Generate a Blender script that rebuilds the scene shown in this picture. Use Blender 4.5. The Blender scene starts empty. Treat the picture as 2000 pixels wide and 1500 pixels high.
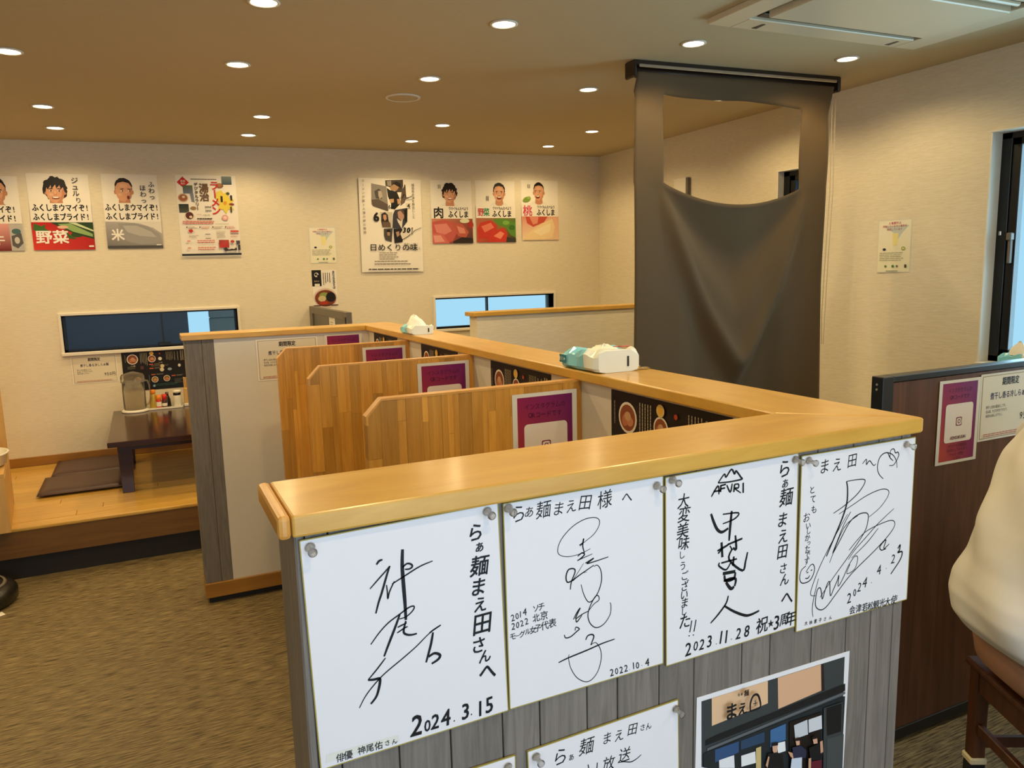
import bpy, bmesh, math, random
from mathutils import Vector, Matrix, noise
random.seed(7)
H = 1.484            # camera height above the floor; z values marked "rel" are measured from it
SC = bpy.context.scene
COL = SC.collection
PI = math.pi

# ------------------------------------------------------------------ camera
cd = bpy.data.cameras.new('camera'); cam = bpy.data.objects.new('camera', cd); COL.objects.link(cam)
RX = ((0.90180891, -0.08736274, 0.42321206), (-0.43138594, -0.12435815, 0.89355538), (-0.02543357, -0.98838393, -0.14983435))
cam.matrix_world = Matrix([[RX[i][0], -RX[i][1], -RX[i][2], (0, 0, H)[i]] for i in range(3)] + [[0, 0, 0, 1]])
cd.sensor_width = 36; cd.sensor_fit = 'HORIZONTAL'; cd.lens = 1501.74 / 2000 * 36
cd.clip_start = .02
SC.camera = cam

# ------------------------------------------------------------------ world, exposure, daylight
w = bpy.data.worlds.new('world'); SC.world = w; w.use_nodes = True
bg = w.node_tree.nodes['Background']; bg.inputs[0].default_value = (.44, .79, 1.0, 1); bg.inputs[1].default_value = .95
SC.view_settings.view_transform = 'Standard'; SC.view_settings.look = 'None'
SC.view_settings.exposure = 0.0; SC.view_settings.gamma = 1; SC.view_settings.use_curve_mapping = False
def area(name, loc, rot, sx, sy, e, col, spread=PI):
    l = bpy.data.lights.new(name, 'AREA'); l.shape = 'RECTANGLE'; l.size = sx; l.size_y = sy; l.energy = e; l.color = col; l.spread = spread
    o = bpy.data.objects.new(name, l); COL.objects.link(o); o.location = loc; o.rotation_euler = rot; return o
area('daylight_entrance', (.45, -1.26, 1.35), (PI / 2, 0, 0), 2.6, 1.6, 25.5, (.66, .80, 1), math.radians(150))
area('daylight_side_window', (3.82, 1.55, 1.5), (0, PI / 2, 0), 1.04, 1.56, 26, (.50, .82, 1), math.radians(135))

# ------------------------------------------------------------------ materials
MATS = {}
def nt(name, rough=.6, spec=.5, col=(.5, .5, .5)):
    m = bpy.data.materials.new(name); m.use_nodes = True; t = m.node_tree; b = t.nodes['Principled BSDF']
    b.inputs['Base Color'].default_value = (*col, 1); b.inputs['Roughness'].default_value = rough
    b.inputs['Specular IOR Level'].default_value = spec; MATS[name] = m
    return m, t, b
def srgb(h):
    if isinstance(h, str): h = tuple(int(h[i:i+2], 16) / 255 for i in (0, 2, 4))
    return tuple((c / 12.92 if c <= .04045 else ((c + .055) / 1.055) ** 2.4) for c in h)
def plain(name, hexc, rough=.5, spec=.5, metal=0, noise_amt=.06, nscale=30):
    c = srgb(hexc); m, t, b = nt(name, rough, spec, c); b.inputs['Metallic'].default_value = metal
    if noise_amt:
        tc = t.nodes.new('ShaderNodeTexCoord'); n = t.nodes.new('ShaderNodeTexNoise'); n.inputs['Scale'].default_value = nscale
        r = t.nodes.new('ShaderNodeMix'); r.data_type = 'RGBA'
        r.inputs[6].default_value = (*[max(0, x * (1 - noise_amt)) for x in c], 1); r.inputs[7].default_value = (*[min(1, x * (1 + noise_amt)) for x in c], 1)
        t.links.new(tc.outputs['Object'], n.inputs['Vector']); t.links.new(n.outputs['Fac'], r.inputs[0]); t.links.new(r.outputs[2], b.inputs['Base Color'])
    return m
def wood(name, c1, c2, scale=(1, 1, 1), rough=.4, nscale=6, detail=6, bump=.0, dist=.6, per_object=0, spec=.5, coat=0, lo=.3, hi=.7):
    """streaky grain; scale stretches the noise, small = long along that axis"""
    c1 = srgb(c1); c2 = srgb(c2); m, t, b = nt(name, rough, spec, c1); N = t.nodes; L = t.links
    tc = N.new('ShaderNodeTexCoord'); mp = N.new('ShaderNodeMapping'); mp.inputs['Scale'].default_value = scale
    L.new(tc.outputs['Object'], mp.inputs['Vector'])
    oi = N.new('ShaderNodeObjectInfo')
    if per_object:
        ad = N.new('ShaderNodeVectorMath'); ad.operation = 'ADD'; sc_ = N.new('ShaderNodeMath'); sc_.operation = 'MULTIPLY'; sc_.inputs[1].default_value = 37
        L.new(oi.outputs['Random'], sc_.inputs[0]); L.new(mp.outputs[0], ad.inputs[0]); L.new(sc_.outputs[0], ad.inputs[1]); vec = ad.outputs[0]
    else: vec = mp.outputs[0]
    n = N.new('ShaderNodeTexNoise'); n.inputs['Scale'].default_value = nscale; n.inputs['Detail'].default_value = detail; n.inputs['Roughness'].default_value = .62; n.inputs['Distortion'].default_value = dist
    L.new(vec, n.inputs['Vector'])
    mr = N.new('ShaderNodeMapRange'); mr.inputs[1].default_value = lo; mr.inputs[2].default_value = hi; L.new(n.outputs['Fac'], mr.inputs[0])
    mx = N.new('ShaderNodeMix'); mx.data_type = 'RGBA'; mx.inputs[6].default_value = (*c1, 1); mx.inputs[7].default_value = (*c2, 1); L.new(mr.outputs[0], mx.inputs[0])
    out = mx.outputs[2]
    if per_object:
        hs = N.new('ShaderNodeHueSaturation'); v = N.new('ShaderNodeMapRange'); v.inputs[3].default_value = 1 - per_object; v.inputs[4].default_value = 1 + per_object
        L.new(oi.outputs['Random'], v.inputs[0]); L.new(v.outputs[0], hs.inputs['Value']); L.new(out, hs.inputs['Color']); out = hs.outputs[0]
    L.new(out, b.inputs['Base Color'])
    if bump:
        bp = N.new('ShaderNodeBump'); bp.inputs['Strength'].default_value = bump; bp.inputs['Distance'].default_value = .002
        L.new(n.outputs['Fac'], bp.inputs['Height']); L.new(bp.outputs[0], b.inputs['Normal'])
    b.inputs['Coat Weight'].default_value = coat; b.inputs['Coat Roughness'].default_value = .15
    return m
def glassy(name, tint=(.9, .95, 1), gloss=.1, rough=.02, milk=0):
    m = bpy.data.materials.new(name); m.use_nodes = True; t = m.node_tree; t.nodes.clear(); N = t.nodes
    o = N.new('ShaderNodeOutputMaterial'); tr = N.new('ShaderNodeBsdfTransparent'); tr.inputs[0].default_value = (*tint, 1)
    g = N.new('ShaderNodeBsdfGlossy'); g.inputs['Roughness'].default_value = rough; mx = N.new('ShaderNodeMixShader'); f = N.new('ShaderNodeLayerWeight'); f.inputs['Blend'].default_value = gloss
    t.links.new(f.outputs['Fresnel'], mx.inputs[0]); 
    if milk:
        df = N.new('ShaderNodeBsdfTranslucent'); df.inputs[0].default_value = (.9, .88, .84, 1); m2 = N.new('ShaderNodeMixShader'); m2.inputs[0].default_value = milk
        t.links.new(tr.outputs[0], m2.inputs[1]); t.links.new(df.outputs[0], m2.inputs[2]); t.links.new(m2.outputs[0], mx.inputs[1])
    else: t.links.new(tr.outputs[0], mx.inputs[1])
    t.links.new(g.outputs[0], mx.inputs[2]); t.links.new(mx.outputs[0], o.inputs[0]);  
    MATS[name] = m; return m
# wallpaper: fine horizontal weave
wood('wallpaper', 'dcd1b8', 'ebe2cc', scale=(2, 2, 26), rough=.85, nscale=9, detail=5, bump=.35, dist=.2, spec=.2)
plain('ceiling_paper', 'c6b793', .9, .2, noise_amt=.03, nscale=60)
wood('floor_vinyl', '42351f', '9a8861', scale=(6, 85, 9), rough=.5, nscale=2.4, detail=12, bump=.1, dist=.15, spec=.35, lo=.38, hi=.64)
wood('cap_wood', 'c8953a', 'dcae50', scale=(2.2, 9, 9), rough=.34, nscale=2.2, detail=6, dist=.8, coat=.4)
wood('cap_wood_y', 'c8953a', 'dcae50', scale=(9, 2.2, 9), rough=.34, nscale=2.2, detail=6, dist=.8, coat=.4)
wood('trim_wood', 'cf9240', 'dba453', scale=(9, 2, 9), rough=.35, nscale=3, coat=.3)
wood('grey_wood', '6a645d', '817a72', scale=(26, 26, 1.6), rough=.6, nscale=2.6, detail=9, bump=.25, dist=1.6, per_object=.05, spec=.3, lo=.33, hi=.6)
wood('walnut', '4a2b1c', '69422e', scale=(16, 16, 1.1), rough=.35, nscale=2.2, detail=7, dist=.8, spec=.4)
wood('stave_wood', 'bb8029', 'd69e42', scale=(40, 40, 2.5), rough=.38, nscale=2.2, detail=5, dist=.4, per_object=.3, coat=.2)
wood('platform_wood', 'c2923a', 'dbb056', scale=(1.8, 26, 8), rough=.33, nscale=2.2, detail=6, dist=.5, per_object=.08, coat=.3)
wood('riser_wood', '644319', '7a5420', scale=(1.5, 8, 14), rough=.45, nscale=2.4)
wood('baseboard_wood', '93641f', 'a5742b', scale=(1.5, 8, 14), rough=.45, nscale=2.4)
wood('light_wood', 'c99b56', 'd8ad69', scale=(14, 14, 1.4), rough=.45, nscale=2.4)
wood('stool_wood', '3c1f10', '5a3119', scale=(14, 14, 1.6), rough=.4, nscale=3)
plain('toe_black', '1c1918', .6)
plain('panel_white', 'd9d2c2', .45, .4, noise_amt=.02)
plain('frame_white', 'e9e2d2', .5, noise_amt=.02)
plain('black_metal', '0d0e10', .35, noise_amt=0)
plain('dark_lacquer', '34170f', .16, .6, noise_amt=.05, nscale=8)
plain('cushion_brown', '4a3029', .42, .5, noise_amt=.06, nscale=90)
plain('paper', 'efe9dc', .55, .35, noise_amt=.015)
plain('board_edge', 'a8994a', .5, noise_amt=0)
plain('card_white', 'e8e7ea', .5, .4, noise_amt=.01)
plain('sleeve_film', 'e0dccf', .2, .5, noise_amt=0)
plain('curtain_cloth', '5b4a33', .8, .25, noise_amt=.07, nscale=300)
plain('blind_metal', '2a201a', .35, .5, noise_amt=0)
plain('bright_metal', 'c9c2b4', .25, .6, metal=.8, noise_amt=0)
plain('cord', 'b7a88a', .6, noise_amt=0)
plain('ac_white', 'd3c6a8', .35, .5, noise_amt=0)
plain('ac_dark', '4a4238', .5, noise_amt=0)
plain('aqua_film', '8adcf2', .18, .6, noise_amt=.08, nscale=12)
plain('white_film', 'eef3e8', .2, .6, noise_amt=.03, nscale=12)
plain('tissue', 'f4f2e6', .8, .2, noise_amt=.02)
plain('heart_red', 'b8382c', .4, noise_amt=0)
plain('teal_ink', '1a8190', .4, noise_amt=0)
plain('black_ink', '141414', .5, noise_amt=0)
plain('white_ceramic', 'ece7d8', .2, .6, noise_amt=0)
plain('white_plastic', 'e8e2d2', .35, noise_amt=0)
plain('yellow_oil', 'b99b3a', .15, .6, noise_amt=0)
plain('orange_cap', 'e88418', .35, noise_amt=0)
plain('red_cap', 'c81e14', .35, noise_amt=0)
plain('brown_sauce', '4d2418', .15, .6, noise_amt=0)
plain('black_sauce', '171013', .15, .6, noise_amt=0)
plain('rubber_black', '1d1b17', .28, .5, noise_amt=0)
plain('grey_laminate', '6c655c', .5, noise_amt=.04)
plain('grey_inset', '3b3733', .3, noise_amt=.04)
plain('shirt_white', 'e4e1da', .8, .2, noise_amt=.02, nscale=60)
plain('skin', 'b5876c', .55, .4, noise_amt=.05, nscale=25)
plain('hair', '1c1613', .5, noise_amt=.1)
plain('shorts_dark', '24242a', .8, noise_amt=.1)
plain('sock_black', '17151a', .9, noise_amt=.2, nscale=200)
plain('sock_cream', 'd8c9a0', .9, noise_amt=.1, nscale=200)
plain('siding_dark', '6a6068', .6, noise_amt=.06, nscale=3)
plain('siding_light', 'a39c9a', .6, noise_amt=.04, nscale=3)
plain('asphalt', '6d6f70', .9, noise_amt=.1)
glassy('window_glass', (.96, .98, .99), .03)
glassy('pitcher_plastic', (.93, .91, .87), .10, .05, .32)
glassy('pin_clear', (.96, .97, .98), .22, .08, .45)
_s = MATS['curtain_cloth'].node_tree.nodes['Principled BSDF']; _s.inputs['Sheen Weight'].default_value = .08
# flat print: colour read from the mesh
m, t, b = nt('print_ink', .5, .3)
a = t.nodes.new('ShaderNodeAttribute'); a.attribute_name = 'ink'; t.links.new(a.outputs['Color'], b.inputs['Base Color'])
def emit(name, col, s):
    m = bpy.data.materials.new(name); m.use_nodes = True; t = m.node_tree; b = t.nodes['Principled BSDF']
    b.inputs['Emission Color'].default_value = (*col, 1); b.inputs['Emission Strength'].default_value = s; MATS[name] = m
emit('lamp_glow', (1, .86, .62), 14)

# ------------------------------------------------------------------ helpers
def tag(o, label=None, cat=None, group=None, kind=None):
    if label: o['label'] = label
    if cat: o['category'] = cat
    if group: o['group'] = group
    if kind: o['kind'] = kind
    return o
def thing(name, label, cat, loc=(0, 0, 0), rz=0, group=None):
    o = bpy.data.objects.new(name, None); COL.objects.link(o); o.location = loc; o.rotation_euler = (0, 0, rz); o.empty_display_size = .05
    return tag(o, label, cat, group)
def base(o):
    v = Vector((0, 0, 0)); p = o
    while p is not None: v += Vector(p.location); p = p.parent
    return v
def obj(name, bm, mat, parent=None, local=False, smooth=False, origin=None):
    """link a bmesh (world coordinates unless local) as ONE mesh object"""
    if parent is not None and not local:
        bmesh.ops.translate(bm, vec=-base(parent), verts=bm.verts)
    if origin is None and parent is None and not local and len(bm.verts):
        xs = [v.co.x for v in bm.verts]; ys = [v.co.y for v in bm.verts]; zs = [v.co.z for v in bm.verts]
        origin = ((min(xs) + max(xs)) / 2, (min(ys) + max(ys)) / 2, min(zs))
    if origin and not local: bmesh.ops.translate(bm, vec=-Vector(origin), verts=bm.verts)
    me = bpy.data.meshes.new(name); bm.to_mesh(me); bm.free()
    ms = mat if isinstance(mat, (list, tuple)) else [mat]
    for x in ms: me.materials.append(MATS[x])
    if smooth:
        for p in me.polygons: p.use_smooth = True
    o = bpy.data.objects.new(name, me); COL.objects.link(o)
    if parent is not None: o.parent = parent
    elif origin and not local: o.location = origin
    return o
def B(): return bmesh.new()
def box(bm, x0, x1, y0, y1, z0, z1, bev=0, mi=0, seg=1):
    r = bmesh.ops.create_cube(bm, size=1)
    for v in r['verts']: v.co = Vector(((x0 + x1) / 2 + v.co.x * (x1 - x0), (y0 + y1) / 2 + v.co.y * (y1 - y0), (z0 + z1) / 2 + v.co.z * (z1 - z0)))
    fs = list({f for v in r['verts'] for f in v.link_faces})
    for f in fs: f.material_index = mi
    if bev:
        es = list({e for v in r['verts'] for e in v.link_edges})
        bmesh.ops.bevel(bm, geom=es, offset=bev, segments=seg, affect='EDGES', profile=.5)
    return bm
def bx(*a, **k): return box(B(), *a, **k)
def prism(bm, pts, z0, z1, bev=0, seg=2):
    vb = [bm.verts.new((x, y, z0)) for x, y in pts]; vt = [bm.verts.new((x, y, z1)) for x, y in pts]; n = len(pts); fs = []
    fs.append(bm.faces.new(vt)); fs.append(bm.faces.new(vb[::-1]))
    for i in range(n): fs.append(bm.faces.new((vb[i], vb[(i + 1) % n], vt[(i + 1) % n], vt[i])))
    bmesh.ops.recalc_face_normals(bm, faces=fs)
    if bev: bmesh.ops.bevel(bm, geom=list({e for f in fs for e in f.edges}), offset=bev, segments=seg, affect='EDGES', profile=.5)
    return bm
def lathe(bm, prof, cx=0, cy=0, cz=0, n=24, sx=1, sy=1, mi=0):
    rings = []
    for r, z in prof:
        if r < 1e-6: rings.append([bm.verts.new((cx, cy, cz + z))])
        else: rings.append([bm.verts.new((cx + r * sx * math.cos(2 * PI * i / n), cy + r * sy * math.sin(2 * PI * i / n), cz + z)) for i in range(n)])
    fs = []
    for a, b_ in zip(rings, rings[1:]):
        for i in range(n):
            j = (i + 1) % n
            q = [a[i % len(a)], a[j % len(a)], b_[j % len(b_)], b_[i % len(b_)]]
            u = []
            for v in q:
                if v not in u: u.append(v)
            if len(u) > 2: fs.append(bm.faces.new(u))
    for f in fs: f.material_index = mi
    bmesh.ops.recalc_face_normals(bm, faces=fs)
    return bm
def tube(bm, pts, rad, n=8, mi=0, cap=True):
    pts = [Vector(p) for p in pts]; rings = []
    for i, p in enumerate(pts):
        d = (pts[min(i + 1, len(pts) - 1)] - pts[max(i - 1, 0)]).normalized()
        u = d.cross(Vector((0, 0, 1)))
        if u.length < .05: u = d.cross(Vector((1, 0, 0)))
        u.normalize(); v = d.cross(u); r = rad[i] if isinstance(rad, (list, tuple)) else rad
        rings.append([bm.verts.new(p + (u * math.cos(2 * PI * k / n) + v * math.sin(2 * PI * k / n)) * r) for k in range(n)])
    fs = []
    for a, b_ in zip(rings, rings[1:]):
        for k in range(n): fs.append(bm.faces.new((a[k], a[(k + 1) % n], b_[(k + 1) % n], b_[k])))
    if cap: fs.append(bm.faces.new(rings[0][::-1])); fs.append(bm.faces.new(rings[-1]))
    for f in fs: f.material_index = mi
    bmesh.ops.recalc_face_normals(bm, faces=fs)
    return bm
def dup(root, loc, label=None, rz=None):
    r = root.copy(); COL.objects.link(r); r.location = loc
    if rz is not None: r.rotation_euler = (0, 0, rz)
    if label: r['label'] = label
    for ch in list(root.children):
        c = ch.copy(); COL.objects.link(c); c.parent = r
        for g in ch.children: d = g.copy(); COL.objects.link(d); d.parent = c
    return r

# ------------------------------------------------------------------ printing: flat ink on paper
_fc = bpy.data.curves.new('glyph_source', 'FONT'); _fo = bpy.data.objects.new('glyph_source', _fc)
_fc.resolution_u = 2
_gl = {}
def glyph(ch, bold=0.0):
    k = (ch, round(bold, 3))
    if k in _gl: return _gl[k]
    _fc.body = ch
    m = _fo.to_mesh()
    V = [(v.co.x, v.co.y) for v in m.vertices]; F = []
    for p in m.polygons: F.append(tuple(p.vertices))
    _fo.to_mesh_clear(); _gl[k] = (V, F); return _gl[k]
class Print:
    """polygons in a flat local frame: x right, y up, z out of the paper; metres"""
    def __init__(s, w, h): s.w, s.h = w, h; s.V = []; s.F = []; s.C = []; s.lay = 0
    def up(s): s.lay += 1; return .00024 * s.lay
    def add(s, pts, cols, z):
        i = len(s.V); s.V += [(x, y, z) for x, y in pts]; s.F.append(tuple(range(i, i + len(pts)))); s.C.append(cols if isinstance(cols, list) else [cols] * len(pts))
    def uv(s, u, v): return ((u - .5) * s.w, (.5 - v) * s.h)
    def poly(s, pts, col):
        z = s.up(); P = [s.uv(*p) for p in pts]; A = sum(P[i][0] * P[(i + 1) % len(P)][1] - P[(i + 1) % len(P)][0] * P[i][1] for i in range(len(P)))
        s.add(P if A > 0 else P[::-1], srgb(col), z); return s
    def rect(s, u0, v0, u1, v1, col): return s.poly([(u0, v0), (u1, v0), (u1, v1), (u0, v1)], col)
    def grad(s, u0, v0, u1, v1, tl, tr, bl, br):
        z = s.up(); a = [s.uv(u0, v1), s.uv(u1, v1), s.uv(u1, v0), s.uv(u0, v0)]; s.add(a, [srgb(bl), srgb(br), srgb(tr), srgb(tl)], z); return s
    def rrect(s, u0, v0, u1, v1, r, col):
        ru, rv = r / s.w, r / s.h; P = []
        for cu, cv, a0 in ((u1 - ru, v0 + rv, -90), (u1 - ru, v1 - rv, 0), (u0 + ru, v1 - rv, 90), (u0 + ru, v0 + rv, 180)):
            for k in range(5): a = math.radians(a0 + k * 22.5); P.append((cu + ru * math.cos(a), cv + rv * math.sin(a)))
        return s.poly(P, col)
    def ell(s, u, v, ru, rv, col, n=20, rot=0):
        """ru, rv in fractions of the width"""
        P = []
        for k in range(n):
            a = 2 * PI * k / n; x = ru * s.w * math.cos(a); y = rv * s.w * math.sin(a)
            P.append((u + (x * math.cos(rot) - y * math.sin(rot)) / s.w, v + (x * math.sin(rot) + y * math.cos(rot)) / s.h))
        return s.poly(P, col)
    def glyph(s, ch, x, y, size, col, bold=0.0, rot=0, centre=True, sx=1, z=None, shear=0):
        V, F = glyph(ch)
        if not V: return
        cx, cy = (.5, .37) if centre == 'em' else ((min(v[0] for v in V) + max(v[0] for v in V)) / 2, (min(v[1] for v in V) + max(v[1] for v in V)) / 2)
        i = len(s.V); c, n = math.cos(rot), math.sin(rot)
        if z is None: z = s.up()
        cc = srgb(col); e = bold * size * .8
        for q_, (ox, oy) in enumerate(((0, 0),) if bold < .003 else ((-e, e), (e, e), (e, -e), (-e, -e))):
            i = len(s.V); dz = q_ * .00004
            for vx, vy in V:
                a, b_ = ((vx - cx) + shear * (vy - cy)) * size * sx, (vy - cy) * size
                s.V.append((x + a * c - b_ * n + ox, y + a * n + b_ * c + oy, z + dz))
            for f in F: s.F.append(tuple(i + q for q in f)); s.C.append([cc] * len(f))
    def text(s, txt, u, v, size, col, vertical=False, bold=0.0, sx=1, step=1.0, centre=False, shear=0):
        """size as a fraction of the height; (u, v) = centre of the first character, or of the line"""
        z = s.up(); x, y = s.uv(u, v); e = size * s.h; n = len(txt)
        st = [(.62 if c.isascii() else 1.0) * e * step * (1 if vertical else sx) for c in txt]
        if centre and not vertical: x -= sum(st) / 2 - st[0] / 2
        if centre and vertical: y += sum(st) / 2 - st[0] / 2
        for k, ch in enumerate(txt):
            if ch != ' ':
                if vertical and ch == 'ー': s.glyph(ch, x, y, e, col, bold, rot=-PI / 2, centre='em', sx=sx, z=z)
                else: s.glyph(ch, x, y, e, col, bold, centre=True if ch.isascii() and ch not in '.,' else 'em', sx=sx, z=z, shear=shear)
            if k < n - 1:
                d = (st[k] + st[k + 1]) / 2
                if vertical: y -= d
                else: x += d
        return s
    def lines(s, u0, v0, u1, n, dv, col, th=.3, jit=.3, words=6):
        """rows of print too small to read: broken dashes"""
        z = s.up(); rr = random.Random(int(u0 * 1000 + v0 * 777)); cc = srgb(col)
        for i in range(n):
            v = v0 + i * dv; u = u0; end = u1 - (u1 - u0) * rr.random() * jit
            while u < end:
                l = (u1 - u0) / words * rr.uniform(.5, 1.2); q = min(u + l, end)
                a = s.uv(u, v + dv * th); c_ = s.uv(q, v); s.add([(a[0], a[1]), (c_[0], a[1]), (c_[0], c_[1]), (a[0], c_[1])], cc, z); u = q + (u1 - u0) / words * .12
        return s
    def vlines(s, u0, v0, v1, n, du, col, th=.3, words=8):
        z = s.up(); rr = random.Random(int(u0 * 1000 + v0 * 777)); cc = srgb(col)
        for i in range(n):
            u = u0 + i * du; v = v0; end = v1 - (v1 - v0) * rr.random() * .3
            while v < end:
                q = min(v + (v1 - v0) / words * rr.uniform(.5, 1.2), end); a = s.uv(u, q); c_ = s.uv(u + du * th, v)
                s.add([(a[0], a[1]), (c_[0], a[1]), (c_[0], c_[1]), (a[0], c_[1])], cc, z); v = q + (v1 - v0) / words * .15
        return s
    def stroke(s, pts, wd, col, z=None, taper=.55):
        """pts in metres in the local frame; smooth ribbon, thinner at its ends"""
        if z is None: z = s.up()
        P = [Vector((p[0], p[1])) for p in pts]
        if len(P) > 2:
            Q = []
            for i in range(len(P) - 1):
                p0, p1, p2, p3 = P[max(i - 1, 0)], P[i], P[i + 1], P[min(i + 2, len(P) - 1)]
                for k in range(4):
                    t = k / 4; Q.append(.5 * ((2 * p1) + (p2 - p0) * t + (2 * p0 - 5 * p1 + 4 * p2 - p3) * t * t + (3 * p1 - p0 - 3 * p2 + p3) * t ** 3))
            Q.append(P[-1]); P = Q
        n = len(P); L = []; Rr = []
        for i, p in enumerate(P):
            d = (P[min(i + 1, n - 1)] - P[max(i - 1, 0)])
            if d.length < 1e-9: d = Vector((1, 0))
            d.normalize(); q = Vector((-d.y, d.x)); f = i / (n - 1)
            k = wd / 2 * (1 if n == 2 else (taper + (1 - taper) * math.sin(PI * min(1, max(0, .12 + f * .8)))))
            L.append(p + q * k); Rr.append(p - q * k)
        cc = srgb(col)
        for i in range(n - 1): s.add([tuple(Rr[i]), tuple(Rr[i + 1]), tuple(L[i + 1]), tuple(L[i])], cc, z)
        return s
    def build(s, name, parent):
        me = bpy.data.meshes.new(name); me.from_pydata(s.V, [], s.F); me.materials.append(MATS['print_ink'])
        ca = me.color_attributes.new('ink', 'FLOAT_COLOR', 'CORNER'); i = 0
        data = []
        for c in s.C:
            for k in c: data += [k[0], k[1], k[2], 1.0]
        ca.data.foreach_set('color', data)
        o = bpy.data.objects.new(name, me); COL.objects.link(o); o.parent = parent
        if parent.type == 'MESH': o.location.z = parent.get('_t', .0004)
        return o
def sheet(name, label, cat, centre, facing, w, h, th=.0008, mat='paper', rot=0, group=None, curl=0, edge=None):
    """flat paper whose local x is right, y up, z out; facing '-y', '-x' etc."""
    bm = B(); nx = 6 if curl else 1
    if curl:
        vs = [[bm.verts.new(((i / 6 - .5) * w, (j / 8 - .5) * h, curl * (math.sin(i * 1.3 + j * .5) * .2 + (1 - j / 8) ** 2))) for i in range(7)] for j in range(9)]
        for j in range(8):
            for i in range(6): bm.faces.new((vs[j][i], vs[j][i + 1], vs[j + 1][i + 1], vs[j + 1][i]))
    else: box(bm, -w / 2, w / 2, -h / 2, h / 2, 0, th)
    if edge:
        for f in bm.faces:
            if abs(f.normal.z) < .5: f.material_index = 1
    o = obj(name, bm, [mat] + ([edge] if edge else []), local=True)
    M = {'-y': Matrix(((1, 0, 0), (0, 0, -1), (0, 1, 0))), '-x': Matrix(((0, 0, -1), (-1, 0, 0), (0, 1, 0))).copy()}[facing]
    M = M.to_4x4()
    o.matrix_world = Matrix.Translation(centre) @ M @ Matrix.Rotation(rot, 4, 'Z')
    o['_t'] = th
    return tag(o, label, cat, group)

# ------------------------------------------------------------------ the room
def xw(y): return 3.643 - (5.83 - y) * .0193            # inner face of the right wall
def zc(x): return H + .877 + .0119 * x                    # underside of the ceiling
YB, XL, YF = 5.83, -2.6, -1.3
S = lambda o, k='structure': tag(o, kind=k)
S(obj('floor', bx(XL - .15, 4.2, YF - .15, YB + .15, -.1, 0), 'floor_vinyl', origin=(0, 0, 0)))
bm = B(); q = [(XL - .15, YF - .15), (4.0, YF - .15), (4.0, YB + .15), (XL - .15, YB + .15)]
v0 = [bm.verts.new((x, y, zc(x))) for x, y in q]; v1 = [bm.verts.new((x, y, zc(x) + .12)) for x, y in q]
bm.faces.new(v0[::-1]); bm.faces.new(v1)
for i in range(4): bm.faces.new((v0[i], v0[(i + 1) % 4], v1[(i + 1) % 4], v1[i]))
S(obj('ceiling', bm, 'ceiling_paper', origin=(0, 0, 2.3)))
def wall_grid(name, ax, f0, f1, lo, hi, zt, holes, mat='wallpaper'):
    """wall along axis ax ('x' or 'y') between lo..hi, faces f0(u) (inner) and f1 (outer), rectangular holes (u0,u1,z0,z1)"""
    us = sorted({lo, hi} | {h[0] for h in holes} | {h[1] for h in holes}); zs = sorted({0, zt} | {h[2] for h in holes} | {h[3] for h in holes})
    bm = B(); vd = {}
    def P(u, z, s):
        k = (u, z, s)
        if k not in vd:
            f = f0(u) if s == 0 else f1
            vd[k] = bm.verts.new((u, f, z) if ax == 'x' else (f, u, z))
        return vd[k]
    solid = lambda i, j: 0 <= i < len(us) - 1 and 0 <= j < len(zs) - 1 and not any(h[0] - 1e-6 <= us[i] and us[i + 1] <= h[1] + 1e-6 and h[2] - 1e-6 <= zs[j] and zs[j + 1] <= h[3] + 1e-6 for h in holes)
    fs = []
    for i in range(len(us) - 1):
        for j in range(len(zs) - 1):
            if not solid(i, j): continue
            a, b_, c, d = us[i], us[i + 1], zs[j], zs[j + 1]
            for s in (0, 1): fs.append(bm.faces.new((P(a, c, s), P(b_, c, s), P(b_, d, s), P(a, d, s))))
            if not solid(i - 1, j): fs.append(bm.faces.new((P(a, c, 0), P(a, d, 0), P(a, d, 1), P(a, c, 1))))
            if not solid(i + 1, j): fs.append(bm.faces.new((P(b_, c, 0), P(b_, d, 0), P(b_, d, 1), P(b_, c, 1))))
            if not solid(i, j - 1): fs.append(bm.faces.new((P(a, c, 0), P(b_, c, 0), P(b_, c, 1), P(a, c, 1))))
            if not solid(i, j + 1): fs.append(bm.faces.new((P(a, d, 0), P(b_, d, 0), P(b_, d, 1), P(a, d, 1))))
    bmesh.ops.recalc_face_normals(bm, faces=fs)
    return S(obj(name, bm, mat, origin=(0, 0, 0)))
HL = (-.495, .600, H - .482, H - .240)       # left slot window in the back wall
HR = (2.10, 3.175, H - .475, H - .228)       # right slot window in the back wall
wall_grid('wall_back', 'x', lambda u: YB, YB + .15, XL, 3.66, 2.42, [HL, HR])
W4 = (.75, 2.34, H - .505, H + .556)         # big window in the right wall
W3 = (3.34, 3.69, H - .50, H + .543)         # narrow window behind the cloth
wall_grid('wall_right', 'y', xw, 3.79, YF, YB, 2.42, [W4, W3])
S(obj('wall_left', bx(XL - .15, XL, YF, YB, 0, 2.42), 'wallpaper', origin=(XL, 0, 0)))
wall_grid('wall_front', 'x', lambda u: YF, YF - .15, XL, 3.6, 2.42, [(-.9, 1.8, .50, 2.2)])
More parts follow.
